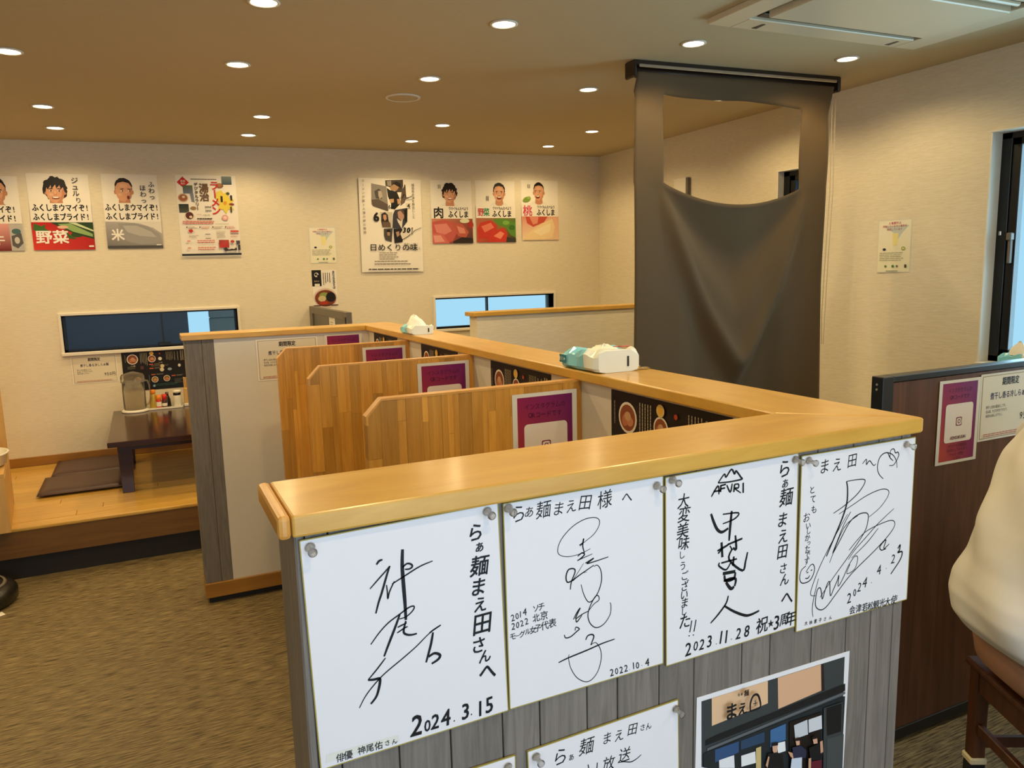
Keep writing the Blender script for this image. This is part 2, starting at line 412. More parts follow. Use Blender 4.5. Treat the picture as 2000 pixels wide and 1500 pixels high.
# frames: back wall windows (casing proud of the wall, reveal lining, dark sash, two panes)
def slot_window(name, h, div, latch=True):
    x0, x1, z0, z1 = h; t = .018
    f = obj(name, bx(x0, x1, YB - .014, YB + .075, z1, z1 + t, .002), 'frame_white')
    p0 = base(f); S(f)
    bm = B()
    box(bm, x0 - t, x0, YB - .014, YB + .075, z0 - t, z1 + t, .002); box(bm, x1, x1 + t, YB - .014, YB + .075, z0 - t, z1 + t, .002)
    box(bm, x0 - t, x1 + t, YB - .024, YB + .075, z0 - .022, z0, .003)
    obj('window_casing', bm, 'frame_white', f)
    bm = B(); a, b_ = YB + .06, YB + .10; k = .016
    box(bm, x0, x0 + k, a, b_, z0, z1); box(bm, x1 - k, x1, a, b_, z0, z1); box(bm, x0, x1, a, b_, z0, z0 + k * .8); box(bm, x0, x1, a, b_, z1 - k * .8, z1)
    box(bm, div - .006, div + .006, a + .005, b_, z0, z1)
    obj('sash_frame', bm, 'black_metal', f)
    for u0, u1 in ((x0 + k, div - .006), (div + .006, x1 - k)):
        obj('pane', bx(u0, u1, YB + .085, YB + .089, z0 + k * .8, z1 - k * .8), 'window_glass', f)
    if latch:
        bm = box(B(), div - .035, div + .045, YB + .03, YB + .062, z0 + .004, z0 + .030, .003)
        box(bm, div - .01, div + .10, YB + .02, YB + .034, z0 + .006, z0 + .016, .002)
        obj('latch', bm, 'black_metal', f)
slot_window('window_1', HL, .105)
slot_window('window_2', HR, 2.585, False)
def side_window(name, h, sash, full=True):
    y0, y1, z0, z1 = h; X = lambda y: xw(y)
    f = obj(name, bx(X(y1) - .004, 3.645, y1 - .004, y1 + .004, z0, z1), 'frame_white'); S(f)
    bm = box(B(), X(y0) - .006, 3.70, y0 + .001, y1 - .005, z0 - .004, z0 + .004, .001); box(bm, X(y0) - .002, 3.645, y0 + .001, y1 - .005, z1 - .004, z1 + .004); box(bm, X(y0) - .004, 3.645, y0 - .004, y0 + .001, z0, z1)
    obj('window_casing', bm, 'frame_white', f)
    a, b_ = 3.645, 3.70; bm = B()
    box(bm, a, b_, y1 - .05, y1, z0, z1, .002); box(bm, a, b_, y0, y0 + .05, z0, z1, .002); box(bm, a, b_, y0, y1, z0, z0 + .03); box(bm, a, b_, y0, y1, z1 - .03, z1)
    obj('window_frame', bm, 'black_metal', f)
    bm = B(); c = a + .008; s0, s1 = y1 - .05 - .04, y1 - .05
    box(bm, c, b_ - .01, s0, s1, z0 + .03, z1 - .03, .002); box(bm, c, b_ - .01, y0 + .05, y0 + .09, z0 + .03, z1 - .03, .002); box(bm, c, b_ - .01, y0, y1, z0 + .03, z0 + .06); box(bm, c, b_ - .01, y0, y1, z1 - .06, z1 - .03)
    obj('sash_frame', bm, 'black_metal', f)
    obj('pane', bx(3.672, 3.676, y0 + .09, s0, z0 + .06, z1 - .06), 'window_glass', f)
    if full:
        zm = H + .05
        bm = box(B(), c - .022, c, s0 + .008, s0 + .022, zm - .09, zm + .02, .003); box(bm, c - .03, c - .0, s0 + .004, s0 + .028, zm + .015, zm + .05, .004)
        obj('latch', bm, 'grey_laminate', f)
        obj('catch', bx(a - .008, a, y1 - .03, y1 - .018, zm + .04, zm + .06, .002), 'bright_metal', f)
side_window('window_4', W4, None)
side_window('window_3', W3, None, False)
# entrance glazing behind the camera
f = S(obj('window_5', bx(-.9, 1.8, YF - .06, YF - .02, .50, .55), 'black_metal'))
for x in (-.9, .43, 1.75): obj('mullion', bx(x, x + .05, YF - .06, YF - .02, .55, 2.2), 'black_metal', f)
obj('pane', bx(-.85, 1.75, YF - .045, YF - .041, .55, 2.2), 'window_glass', f)
# outside, seen through the slot windows
g = thing('neighbour_building', 'dark grey clad building seen through the left slot window', 'building', (-.6, 7.1, -.2))
obj('wall', bx(-3.2, .33, 7.1, 7.5, -.2, 1.9), 'siding_dark', g)
g2 = thing('neighbour_wall', 'pale lapped siding wall seen at the right end of the left slot window', 'wall', (.68, 7.35, -.2))
for k in range(9): obj('siding_board', bx(.52, .84, 7.35 + .01 * (k % 2), 7.45, .3 + k * .135, .43 + k * .135, .004), 'siding_light', g2)
S(obj('ground', bx(-8, 10, 6.0, 14, -.35, -.2), 'asphalt'))
# baseboards
S(obj('baseboard_back', bx(XL, 1.7, YB - .012, YB, .271, .331, .002), 'baseboard_wood'))
S(obj('baseboard_back_right', bx(1.72, 3.64, YB - .012, YB, 0, .06, .002), 'baseboard_wood'))
bm = box(B(), 0, .012, YF, YB - .02, 0, .06)
for v in bm.verts: v.co.x = xw(v.co.y) - (.012 if v.co.x < .006 else 0)
S(obj('baseboard_right', bm, 'baseboard_wood'))

# raised floor: planks, nosing, riser, black toe
PZ = .271; YP = 4.37
f = S(obj('raised_floor', bx(XL, 1.7, YP + .02, YB, .117, PZ - .015), 'riser_wood', origin=(XL, YP, 0)))
obj('riser', bx(XL, 1.7, YP, YP + .02, .117, PZ - .018), 'riser_wood', f)
obj('toe_kick', bx(XL, 1.69, YP + .03, YB, 0, .117), 'toe_black', f)
obj('nosing', bx(XL, 1.7, YP - .006, YP + .095, PZ - .020, PZ, .006, seg=2), 'platform_wood', f)
rr = random.Random(3)
y = YP + .0955
while y < YB - .02:
    y2 = min(y + .092, YB - .013); x = XL - rr.random() * .9
    while x < 1.7:
        x2 = x + rr.uniform(.95, 1.5); a, b_ = max(x, XL), min(x2, 1.7)
        if b_ - a > .02: obj('floor_plank', bx(a + .0008, b_ - .0008, y + .0006, y2 - .0006, PZ - .015, PZ, .001), 'platform_wood', f)
        x = x2
    y = y2

# ------------------------------------------------------------------ ceiling lights
def make_light(x, y):
    t = thing('downlight', '', 'ceiling light', (x, y, zc(x)), 0, 'recessed downlights in the ceiling')
    o = obj('trim_ring', lathe(B(), [(.043, .0), (.052, -.001), (.053, -.004), (.044, -.006), (.041, -.002), (.041, .0), (.043, .0)], n=28), 'frame_white', t, local=True, smooth=True)
    o = obj('lens', lathe(B(), [(0, -.0035), (.025, -.0035), (.0405, -.0025), (.0405, -.0005), (0, -.0005)], n=28), 'lamp_glow', t, local=True)
    return t
L0 = None
LS = [(.442, 2.759, 'at the top edge of the picture, nearest on the left side'), (1.293, 2.72, 'in the nearest row, left of the middle, above the long ledge'), (2.157, 2.706, 'in the nearest row, just left of the air conditioner'), (3.024, 2.686, 'at the right end of the nearest row, by the right wall'),
      (-.385, 3.635, 'cut off by the left edge of the picture'), (.449, 3.584, 'in the second row, second from the left'), (1.312, 3.592, 'in the second row, just in front of the round ceiling speaker'), (2.175, 3.578, 'in the second row, left of the roll screen'), (3.048, 3.566, 'seen through the opening of the hanging cloth'),
      (-.375, 4.701, 'over the raised floor at the far left, front one of the pair'), (-.373, 5.33, 'over the raised floor at the far left, rear one of the pair'), (.699, 4.706, 'front one of the pair right of the ramen rally poster'), (.702, 5.339, 'rear one of the pair right of the ramen rally poster'),
      (1.797, 4.72, 'front one of the pair above the film poster'), (1.802, 5.35, 'rear one of the pair above the film poster'), (2.88, 4.696, 'front one of the pair near the back right corner'), (2.898, 5.361, 'rear one of the pair near the back right corner')]
LAMPS = []
for x, y, d in LS:
    if L0 is None: L0 = make_light(x, y); t = L0
    else: t = dup(L0, (x, y, zc(x)))
    t['label'] = 'round recessed downlight ' + d; LAMPS.append((x, y))
for x, y in [(-1.4, 4.70), (-1.4, 5.33), (-1.4, 2.7), (-1.4, 3.6), (-.4, 2.74), (.45, 1.3), (1.3, 1.3), (3.03, .9), (.45, 0), (2.17, 0), (.45, -.9), (2.17, -.9), (-1.4, .6)]: LAMPS.append((x, y))
for x, y in LAMPS:
    l = bpy.data.lights.new('downlight_beam', 'SPOT'); l.energy = 19; l.color = (1, .74, .37); l.spot_size = math.radians(158); l.spot_blend = .5; l.shadow_soft_size = .035
    o = bpy.data.objects.new('downlight_beam', l); COL.objects.link(o); o.location = (x, y, zc(x) - .012)

# ceiling speaker
t = thing('ceiling_speaker', 'flat round ceiling speaker grille left of the middle of the ceiling', 'speaker', (1.316, 4.019, zc(1.316)))
obj('rim', lathe(B(), [(.078, 0), (.092, 0), (.092, -.004), (.085, -.008), (.078, -.006), (.078, 0)], n=36), 'frame_white', t, local=True, smooth=True)
obj('grille', lathe(B(), [(0, -.007), (.06, -.0065), (.0775, -.005), (.0775, 0), (0, 0)], n=36), 'ceiling_paper', t, local=True, smooth=True)

# air conditioner
Z = zc(2.55)
t = thing('air_conditioner', 'white ceiling cassette air conditioner at the top right', 'air conditioner', (2.55, 2.1, Z))
def tilt(bm):
    for v in bm.verts: v.co.z += .0119 * (v.co.x - 2.55)
    return bm
bm = B()
for a in ((1.99, 2.10, 1.70, 2.42), (2.99, 3.12, 1.70, 2.42), (2.10, 2.99, 2.315, 2.42), (2.10, 2.99, 1.70, 1.835)): box(bm, *a, Z - .022, Z, .003)
obj('frame', tilt(bm), 'ac_white', t)
for xx in (2.20, 2.93): obj('clip', tilt(prism(B(), [(xx - .012, 2.40), (xx + .012, 2.40), (xx + .006, 2.345), (xx - .006, 2.345)], Z - .0235, Z - .021)), 'ac_dark', t)
obj('air_slot', tilt(bx(2.10, 2.99, 1.835, 2.315, Z - .006, Z - .001)), 'ac_dark', t)
obj('intake_panel', tilt(bx(2.125, 2.965, 1.90, 2.245, Z - .036, Z - .008, .004)), 'ac_white', t)
obj('louver', tilt(bx(2.12, 2.97, 2.262, 2.30, Z - .017, Z - .011, .002)), 'ac_dark', t)
obj('louver', tilt(tube(B(), [(2.15, 1.868, Z - .014), (2.95, 1.868, Z - .014)], .011, 10)), 'ac_white', t)

# ------------------------------------------------------------------ the U-shaped half wall
CT = H - .253; CB = CT - .0245
P = thing('half_wall', 'low U-shaped half wall with a pale wooden ledge around the counter stalls', 'partition', (.6, 2.2, 0))
bm = B(); box(bm, .134, 1.088, .8305, .944, .03, CB); obj('front_core', bm, 'panel_white', P)
obj('long_core', bx(.957, 1.080, .944, 3.73, .03, CB), 'panel_white', P)
obj('end_core', bx(.2635, .957, 3.607, 3.73, .098, CB), 'panel_white', P)
obj('toe_kick', bx(.155, .957, 3.62, 3.72, 0, .03), 'toe_black', P)
obj('toe_kick', bx(.145, 1.075, .845, .93, 0, .03), 'toe_black', P)
J = [.1345, .160, .228, .293, .363, .416, .487, .535, .604, .665, .753, .808, .893, .968, 1.024, 1.076, 1.098]
for a, b_ in zip(J, J[1:]): obj('grey_plank', bx(a + .0009, b_ - .0009, .8195, .8305, .03, CB, .0008), 'grey_wood', P)
obj('corner_post', bx(.124, .1342, .8185, .832, .03, CB, .002), 'grey_wood', P)
for a, b_ in ((.832, .882), (.882, .944)): obj('grey_plank', bx(.1245, .134, a + .0006, b_ - .0006, .03, CB, .0008), 'grey_wood', P)
for a, b_ in ((.8306, .87), (.87, .944)): obj('grey_plank', bx(1.088, 1.0975, a + .0006, b_ - .0006, .03, CB, .0008), 'grey_wood', P)
y = .944
while y < 3.7:
    y2 = min(y + rr.uniform(.07, .13), 3.73); obj('grey_plank', bx(1.080, 1.090, y + .0009, y2 - .0009, .03, CB, .0008), 'grey_wood', P); y = y2
for a, b_ in ((.144, .214), (.214, .2635)): obj('grey_plank', bx(a + .0006, b_ - .0006, 3.607, 3.73, .098, CB, .0008), 'grey_wood', P)
obj('baseboard', bx(.142, .957, 3.597, 3.735, .03, .098, .002), 'baseboard_wood', P)
g_ = .0006
obj('front_ledge', prism(B(), [(.1205, .8045), (1.106 - g_, .8045), (.942 - g_, .959), (.1205, .959)], CB, CT, .003), 'cap_wood', P)
e = obj('ledge_end', prism(B(), [(.106, .8040), (.1200, .8040), (.1200, .9595), (.106, .9595)], CB - .001, CT + .0008, .005), 'trim_wood', P)
obj('long_ledge', prism(B(), [(1.106 + g_, .8045 + g_), (1.098, 3.745), (.942, 3.593 + g_), (.942, .959 + g_)], CB, CT, .003), 'cap_wood_y', P)
obj('end_ledge', prism(B(), [(.133, 3.593), (.942 - g_, 3.593), (1.098 - g_, 3.745), (.133, 3.745)], CB, CT, .003), 'cap_wood', P)
# counter behind it, under the dividers
CZ = .697
t = thing('counter', 'wooden counter board running along the long white side inside the half wall', 'counter', (.7, 2.3, CZ - .03))
obj('counter_top', bx(.60, .9565, .946, 3.604, CZ - .03, CZ, .003), 'cap_wood_y', t)
for y in (1.3, 2.3, 3.3): obj('bracket', prism(B(), [(.64, y), (.956, y), (.956, y + .02), (.64, y + .02)], CZ - .12, CZ - .03), 'grey_laminate', t)

# laminated dividers
def divider(Y, xl, ztop, label, seed):
    t = thing('stall_divider', label, 'divider', (.7, Y, CZ), 0, 'laminated wooden dividers between the counter stalls')
    r = random.Random(seed); x = xl; X1 = .9565; zt = ztop; ch = (.035, .036)
    top = lambda u: zt - max(0, (1 - (u - xl) / ch[0])) * ch[1]
    while x < X1 - .001:
        wd = r.choice((.014, .020, .026, .032, .038)); x2 = min(x + wd, X1)
        if X1 - x2 < .012: x2 = X1
        z = CZ; cuts = [CZ]
        while True:
            z += r.uniform(.10, .42)
            if z > zt - .05: break
            cuts.append(z)
        cuts.append(None)
        for a, b_ in zip(cuts, cuts[1:]):
            d = r.uniform(-.0004, .0004); bm = box(B(), x + .0002, x2 - .0002, Y + d, Y + .026 + d, a + .0002, (b_ - .0002) if b_ else zt)
            if b_ is None:
                for v in bm.verts:
                    if v.co.z > zt - .001: v.co.z = top(v.co.x)
            obj('stave', bm, 'stave_wood', t)
        x = x2
    # planed top edge
    bm = B(); pts = [(xl - .001, zt - ch[1] - .02), (xl - .001, zt - ch[1]), (xl + ch[0], zt + .0008), (X1, zt + .0008)]
    q = [(p[0], p[1]) for p in pts] + [(X1, zt - .004), (xl + ch[0], zt - .004), (xl + .004, zt - ch[1] - .002), (xl + .004, zt - ch[1] - .02)]
    vb = [bm.verts.new((a, Y - .0006, z)) for a, z in q]; vt = [bm.verts.new((a, Y + .0266, z)) for a, z in q]; n = len(q)
    for i in range(n): bm.faces.new((vb[i], vb[(i + 1) % n], vt[(i + 1) % n], vt[i]))
    for k in range(3):
        bm.faces.new((vb[k], vb[k + 1], vb[n - 2 - k], vb[n - 1 - k])[::-1]); bm.faces.new((vt[k], vt[k + 1], vt[n - 2 - k], vt[n - 1 - k]))
    bmesh.ops.recalc_face_normals(bm, faces=bm.faces); obj('top_edge', bm, 'trim_wood', t)
    return t
DV = [(1.62, .415, H - .277), (2.31, .424, H - .278), (2.98, .436, H - .281)]
DL = ['laminated stave divider nearest the camera, its lower left corner hidden by the front ledge', 'laminated stave divider in the middle, between the nearest and the farthest one', 'laminated stave divider farthest from the camera, by the white end panel']
for k, (a, b_, c) in enumerate(DV): divider(a, b_, c, DL[k], 11 + k)

# wallpapered half wall further back
t = thing('half_wall', 'wallpapered half wall with a thin wooden ledge behind the hanging cloth', 'partition', (2.6, 4.2, 0))
obj('core', bx(1.755, 3.60, 4.165, 4.275, 0, CB - .002), 'wallpaper', t)
obj('ledge', bx(1.730, 3.605, 4.150, 4.290, CB - .002, CT - .002, .003), 'cap_wood', t)

# black framed walnut partition on the right
BY = 1.47; BT = H - .330
t = thing('booth_panel', 'dark walnut partition in a black metal frame on the right', 'partition', (2.7, BY, 0))
obj('wood_panel', bx(1.885, 3.5, BY + .004, BY + .036, .05, BT - .02), 'walnut', t)
bm = box(B(), 1.843, 1.886, BY, BY + .04, 0, BT, .002); obj('post', bm, 'black_metal', t)
obj('post', bx(3.50, 3.54, BY, BY + .04, 0, BT, .002), 'black_metal', t)
obj('top_rail', bx(1.886, 3.50, BY, BY + .04, BT - .018, BT, .002), 'black_metal', t)
obj('bottom_rail', bx(1.886, 3.50, BY, BY + .04, .012, .05, .002), 'black_metal', t)
bm = B()
for z in (.022, .038): lathe(bm, [(0, 0), (.0035, 0), (.0035, .002), (0, .002)], 0, 0, 0, 10)
for i, v in enumerate(bm.verts):
    k = 0 if i < len(bm.verts) / 2 else 1; v.co = Vector((1.8425 - v.co.z, BY + .02 + v.co.x, BT - (.022, .036)[k] + v.co.y))
obj('screw', bm, 'bright_metal', t)

# ------------------------------------------------------------------ dark screen and wood screen standing on the raised floor
t = thing('partition_screen', 'dark grey screen with a darker inset standing by the back wall under the noodle poster', 'partition', (1.12, 5.2, PZ))
ZT = H - .245
bm = B(); box(bm, 1.106, 1.140, 4.66, 4.75, PZ, ZT, .002); box(bm, 1.106, 1.140, 5.72, 5.815, PZ, ZT, .002); box(bm, 1.106, 1.140, 4.75, 5.72, ZT - .05, ZT, .002); box(bm, 1.106, 1.140, 4.75, 5.72, PZ, PZ + .1, .002)
obj('frame', bm, 'grey_laminate', t)
obj('inset_panel', bx(1.114, 1.132, 4.75, 5.72, PZ + .1, ZT - .05), 'grey_inset', t)
obj('hinge', bx(1.101, 1.106, 4.675, 4.70, ZT - .075, ZT - .03, .001), 'black_metal', t)
s = sheet('notice', 'small white notice slip taped to the dark grey screen', 'notice', (1.1135, 5.10, ZT - .10), '-x', .17, .19)
p = Print(.17, .19); p.text('お子様', .5, .22, .12, '6a6a66', centre=True); p.lines(.2, .4, .8, 5, .08, '777770'); p.rect(.6, .75, .75, .92, '222222'); p.build('print', s)
t = thing('partition_screen', 'light wood screen at the left edge of the picture on the raised floor', 'partition', (-1.3, 4.85, PZ))
obj('panel', bx(-2.0, -.7316, 4.825, 4.86, PZ, H - .2, .002), 'light_wood', t)
obj('top_edge', bx(-2.0, -.728, 4.820, 4.865, H - .2, H - .185, .003), 'cap_wood', t)
t = thing('side_cabinet', 'light wood box stand at the left edge overhanging the raised floor', 'cabinet', (-.95, 4.52, PZ))
bm = B(); box(bm, -1.2, -.677, 4.30, 4.315, PZ, .545, .002); box(bm, -1.2, -1.185, 4.315, 4.75, PZ, .545, .002); box(bm, -1.185, -.722, 4.735, 4.75, PZ, .545, .002)
obj('carcass', bm, 'light_wood', t)
obj('side_panel', prism(B(), [(-.692, 4.315), (-.677, 4.315), (-.722, 4.75), (-.737, 4.75)], PZ, .545, .002), 'light_wood', t)
obj('top_board', prism(B(), [(-1.2, 4.30), (-.677, 4.30), (-.722, 4.75), (-1.2, 4.75)], .545, .565, .002), 'light_wood', t)
t = thing('basin', 'white rounded basin cut off by the left edge, on the light wood stand', 'basin', (-.862, 4.51, .565))
bm = lathe(B(), [(0, 0), (.14, 0), (.170, .012), (.180, .062), (.186, .064), (.186, .071), (.173, .071), (.160, .02), (0, .014)], n=40, sx=1.0, sy=.95)
obj('bowl', bm, 'white_ceramic', t, local=True, smooth=True)
t = thing('round_base', 'glossy black round base standing on the floor at the left edge', 'stand', (-.855, 4.12, 0))
obj('disc', lathe(B(), [(0, 0), (.19, 0), (.205, .02), (.205, .055), (.19, .08), (.12, .098), (.03, .105), (0, .105)], n=40), 'rubber_black', t, local=True, smooth=True)
obj('groove_ring', lathe(B(), [(.150, .088), (.165, .088), (.158, .096), (.150, .094)], n=40), 'grey_laminate', t, local=True, smooth=True)
obj('column', lathe(B(), [(0, .10), (.022, .10), (.022, .16), (0, .16)], n=20), 'rubber_black', t, local=True, smooth=True)
s = obj('paper_scrap', prism(B(), [(-.80, 3.87), (-.68, 3.94), (-.70, 3.98), (-.82, 3.93)], .0005, .0015), 'paper'); tag(s, 'white scrap of paper sticking out from under the round black base', 'paper')

# low table with what stands on it, cushions
TZ = H - .883
t = thing('low_table', 'low dark lacquered table on the raised floor under the left window', 'table', (.16, 5.16, PZ))
obj('table_top', bx(-.244, .62, 4.612, 5.72, TZ - .030, TZ, .004, seg=2), 'dark_lacquer', t)
obj('apron', bx(-.16, .54, 4.74, 5.60, TZ - .075, TZ - .030), 'dark_lacquer', t)
for x, y in ((-.205, 4.78), (.50, 4.78), (-.205, 5.52), (.50, 5.52)):
    bm = box(B(), x, x + .075, y, y + .075, PZ, TZ - .030, .002)
    for v in bm.verts:
        if v.co.z < PZ + .05: v.co.x = x + .0375 + (v.co.x - x - .0375) * .82
    obj('leg', bm, 'dark_lacquer', t)
def cushion(x0, x1, y0, y1, z, label, skew=0):
    t = thing('floor_cushion', label, 'cushion', ((x0 + x1) / 2, (y0 + y1) / 2, z), 0, 'brown floor cushions beside the low table')
    bm = B(); n, m_ = 14, 10; th = .032
    def pt(i, j, s):
        u, v = i / n, j / m_; e = min(1, min(u, 1 - u) * 9) * min(1, min(v, 1 - v) * 9)
        return ((u - .5) * (x1 - x0) + skew * (v - .5), (v - .5) * (y1 - y0), th / 2 + s * (.003 + (th / 2 - .003) * e ** .6) + (.0 if s < 0 else .002 * math.sin(u * 9 + v * 4) * e))
    T = [[bm.verts.new(pt(i, j, 1)) for i in range(n + 1)] for j in range(m_ + 1)]; Bo = [[bm.verts.new(pt(i, j, -1)) for i in range(n + 1)] for j in range(m_ + 1)]
    for j in range(m_):
        for i in range(n): bm.faces.new((T[j][i], T[j][i + 1], T[j + 1][i + 1], T[j + 1][i])); bm.faces.new((Bo[j][i], Bo[j + 1][i], Bo[j + 1][i + 1], Bo[j][i + 1]))
    for i in range(n): bm.faces.new((Bo[0][i], Bo[0][i + 1], T[0][i + 1], T[0][i])); bm.faces.new((T[m_][i], T[m_][i + 1], Bo[m_][i + 1], Bo[m_][i]))
    for j in range(m_): bm.faces.new((T[j][0], T[j + 1][0], Bo[j + 1][0], Bo[j][0])); bm.faces.new((Bo[j][n], Bo[j + 1][n], T[j + 1][n], T[j][n]))
    obj('cover', bm, 'cushion_brown', t, local=True, smooth=True)
    q = [((x1 - x0) / 2 * a + skew * b_ / 2, (y1 - y0) / 2 * b_, th / 2) for a, b_ in ((-1, -1), (1, -1), (1, 1), (-1, 1), (-1, -1))]
    obj('piping', tube(B(), q, .0035, 6), 'cushion_brown', t, local=True)
cushion(-.630, -.165, 4.905, 5.335, PZ, 'brown floor cushion nearer the camera, at the left of the low table')
cushion(-.600, -.150, 5.345, 5.79, PZ, 'brown floor cushion nearer the back wall, at the left of the low table')
# pitcher, tray, bottles
t = thing('water_pitcher', 'clear plastic water pitcher with a lid on the low dark table', 'pitcher', (-.108, 5.63, TZ))
obj('base_plate', lathe(B(), [(0, 0), (.082, 0), (.084, .006), (.080, .014), (.068, .016), (0, .016)], n=32), 'white_plastic', t, local=True, smooth=True)
obj('body', lathe(B(), [(.066, .017), (.069, .03), (.069, .14), (.067, .20), (.065, .20), (.067, .14), (.067, .03), (.06, .02), (0, .02), (0, .017), (.066, .017)], n=36), 'pitcher_plastic', t, local=True, smooth=True)
obj('lid', lathe(B(), [(.070, .196), (.074, .20), (.073, .235), (.066, .250), (.03, .262), (.012, .268), (0, .268)], n=32), 'pitcher_plastic', t, local=True, smooth=True)
obj('handle', tube(B(), [(.067, 0, .205), (.088, 0, .20), (.096, 0, .17), (.096, 0, .08), (.086, 0, .045), (.068, 0, .04)], .006, 8), 'pitcher_plastic', t, local=True, smooth=True)
bm = B()
for x, y, z, s in ((.02, .01, .19, .018), (-.025, .015, .185, .016), (0, -.03, .188, .017), (.03, -.02, .175, .015), (-.02, -.02, .17, .016)): box(bm, x - s, x + s, y - s, y + s, z - s, z + s, .004)
obj('ice', bm, 'pitcher_plastic', t, local=True); 
t = thing('condiment_tray', 'white condiment tray on the low dark table', 'tray', (.070, 5.655, TZ))
obj('tray_base', prism(B(), [(-.112, -.045), (.112, -.045), (.112, .045), (-.112, .045)], 0, .006, .002), 'white_plastic', t, local=True)
bm = B()
for a in ((-.115, .115, -.048, -.044), (-.115, .115, .044, .048), (-.115, -.111, -.048, .048), (.111, .115, -.048, .048)): box(bm, *a, .001, .014, .001)
obj('tray_rim', bm, 'white_plastic', t, local=True)
ZT2 = TZ + .006
def bottle(name, label, cat, x, y, prof, mat, capprof, capmat, lab=None, n=20):
    t = thing(name, label, cat, (x, y, ZT2), 0)
    obj('body', lathe(B(), prof, n=n), mat, t, local=True, smooth=True)
    obj('cap', lathe(B(), capprof, n=n), capmat, t, local=True, smooth=True)
    if lab: obj('label_band', lathe(B(), lab[0], n=n), lab[1], t, local=True, smooth=True)
bottle('vinegar_bottle', 'yellow oil bottle with a tall orange cap on the condiment tray', 'bottle', .004, 5.66, [(0, 0), (.024, 0), (.025, .01), (.024, .06), (.017, .09), (.013, .10), (0, .10)], 'yellow_oil', [(.014, .098), (.016, .10), (.016, .125), (0, .127)], 'orange_cap', ([(.0252, .02), (.0254, .022), (.0252, .05), (.0250, .052)], 'yellow_oil'))
bottle('pepper_shaker', 'small red seasoning shaker with an orange cap on the tray', 'shaker', .036, 5.645, [(0, 0), (.016, 0), (.017, .008), (.017, .055), (.013, .06), (0, .06)], 'red_cap', [(.014, .058), (.0155, .06), (.0155, .088), (0, .09)], 'orange_cap', ([(.0172, .012), (.0175, .013), (.0175, .042), (.0172, .043)], 'white_plastic'))
bottle('chili_shaker', 'small brown seasoning shaker with a red cap on the tray', 'shaker', .071, 5.65, [(0, 0), (.016, 0), (.017, .008), (.017, .050), (.013, .058), (0, .058)], 'brown_sauce', [(.014, .056), (.0155, .058), (.0155, .090), (0, .092)], 'red_cap', ([(.0172, .012), (.0175, .013), (.0175, .03), (.0172, .031)], 'white_plastic'))
bottle('soy_sauce_bottle', 'small black soy sauce bottle behind the red capped shaker', 'bottle', .090, 5.682, [(0, 0), (.022, 0), (.023, .01), (.02, .05), (.010, .08), (0, .08)], 'black_sauce', [(.010, .078), (.011, .08), (.011, .098), (0, .10)], 'brown_sauce')
bottle('garlic_jar', 'pale jar with a white lid at the right end of the tray', 'jar', .122 + .030, 5.652, [(0, 0), (.022, 0), (.024, .01), (.024, .07), (.022, .08), (0, .08)], 'white_plastic', [(.024, .094), (.027, .098), (.027, .110), (0, .114)], 'white_plastic', ([(.0235, .078), (.0245, .08), (.0245, .095), (.0235, .096)], 'black_sauce'))
t = thing('chopstick_box', 'upright box of pale chopsticks at the right of the condiment tray', 'chopstick box', (.222, 5.68, TZ))
obj('holder', bx(-.026, .026, -.024, .024, 0, .125, .003), 'light_wood', t, local=True)
obj('foot', bx(-.030, .030, -.028, .028, 0, .02, .003), 'white_plastic', t, local=True)
bm = B(); rr = random.Random(5)
for i in range(5):
    for j in range(4): x, y = -.018 + i * .009, -.0135 + j * .009; box(bm, x - .0035, x + .0035, y - .0035, y + .0035, .12, .192 + rr.random() * .006)
tag(obj('chopsticks', bm, 'light_wood', t, local=True), kind='stuff')

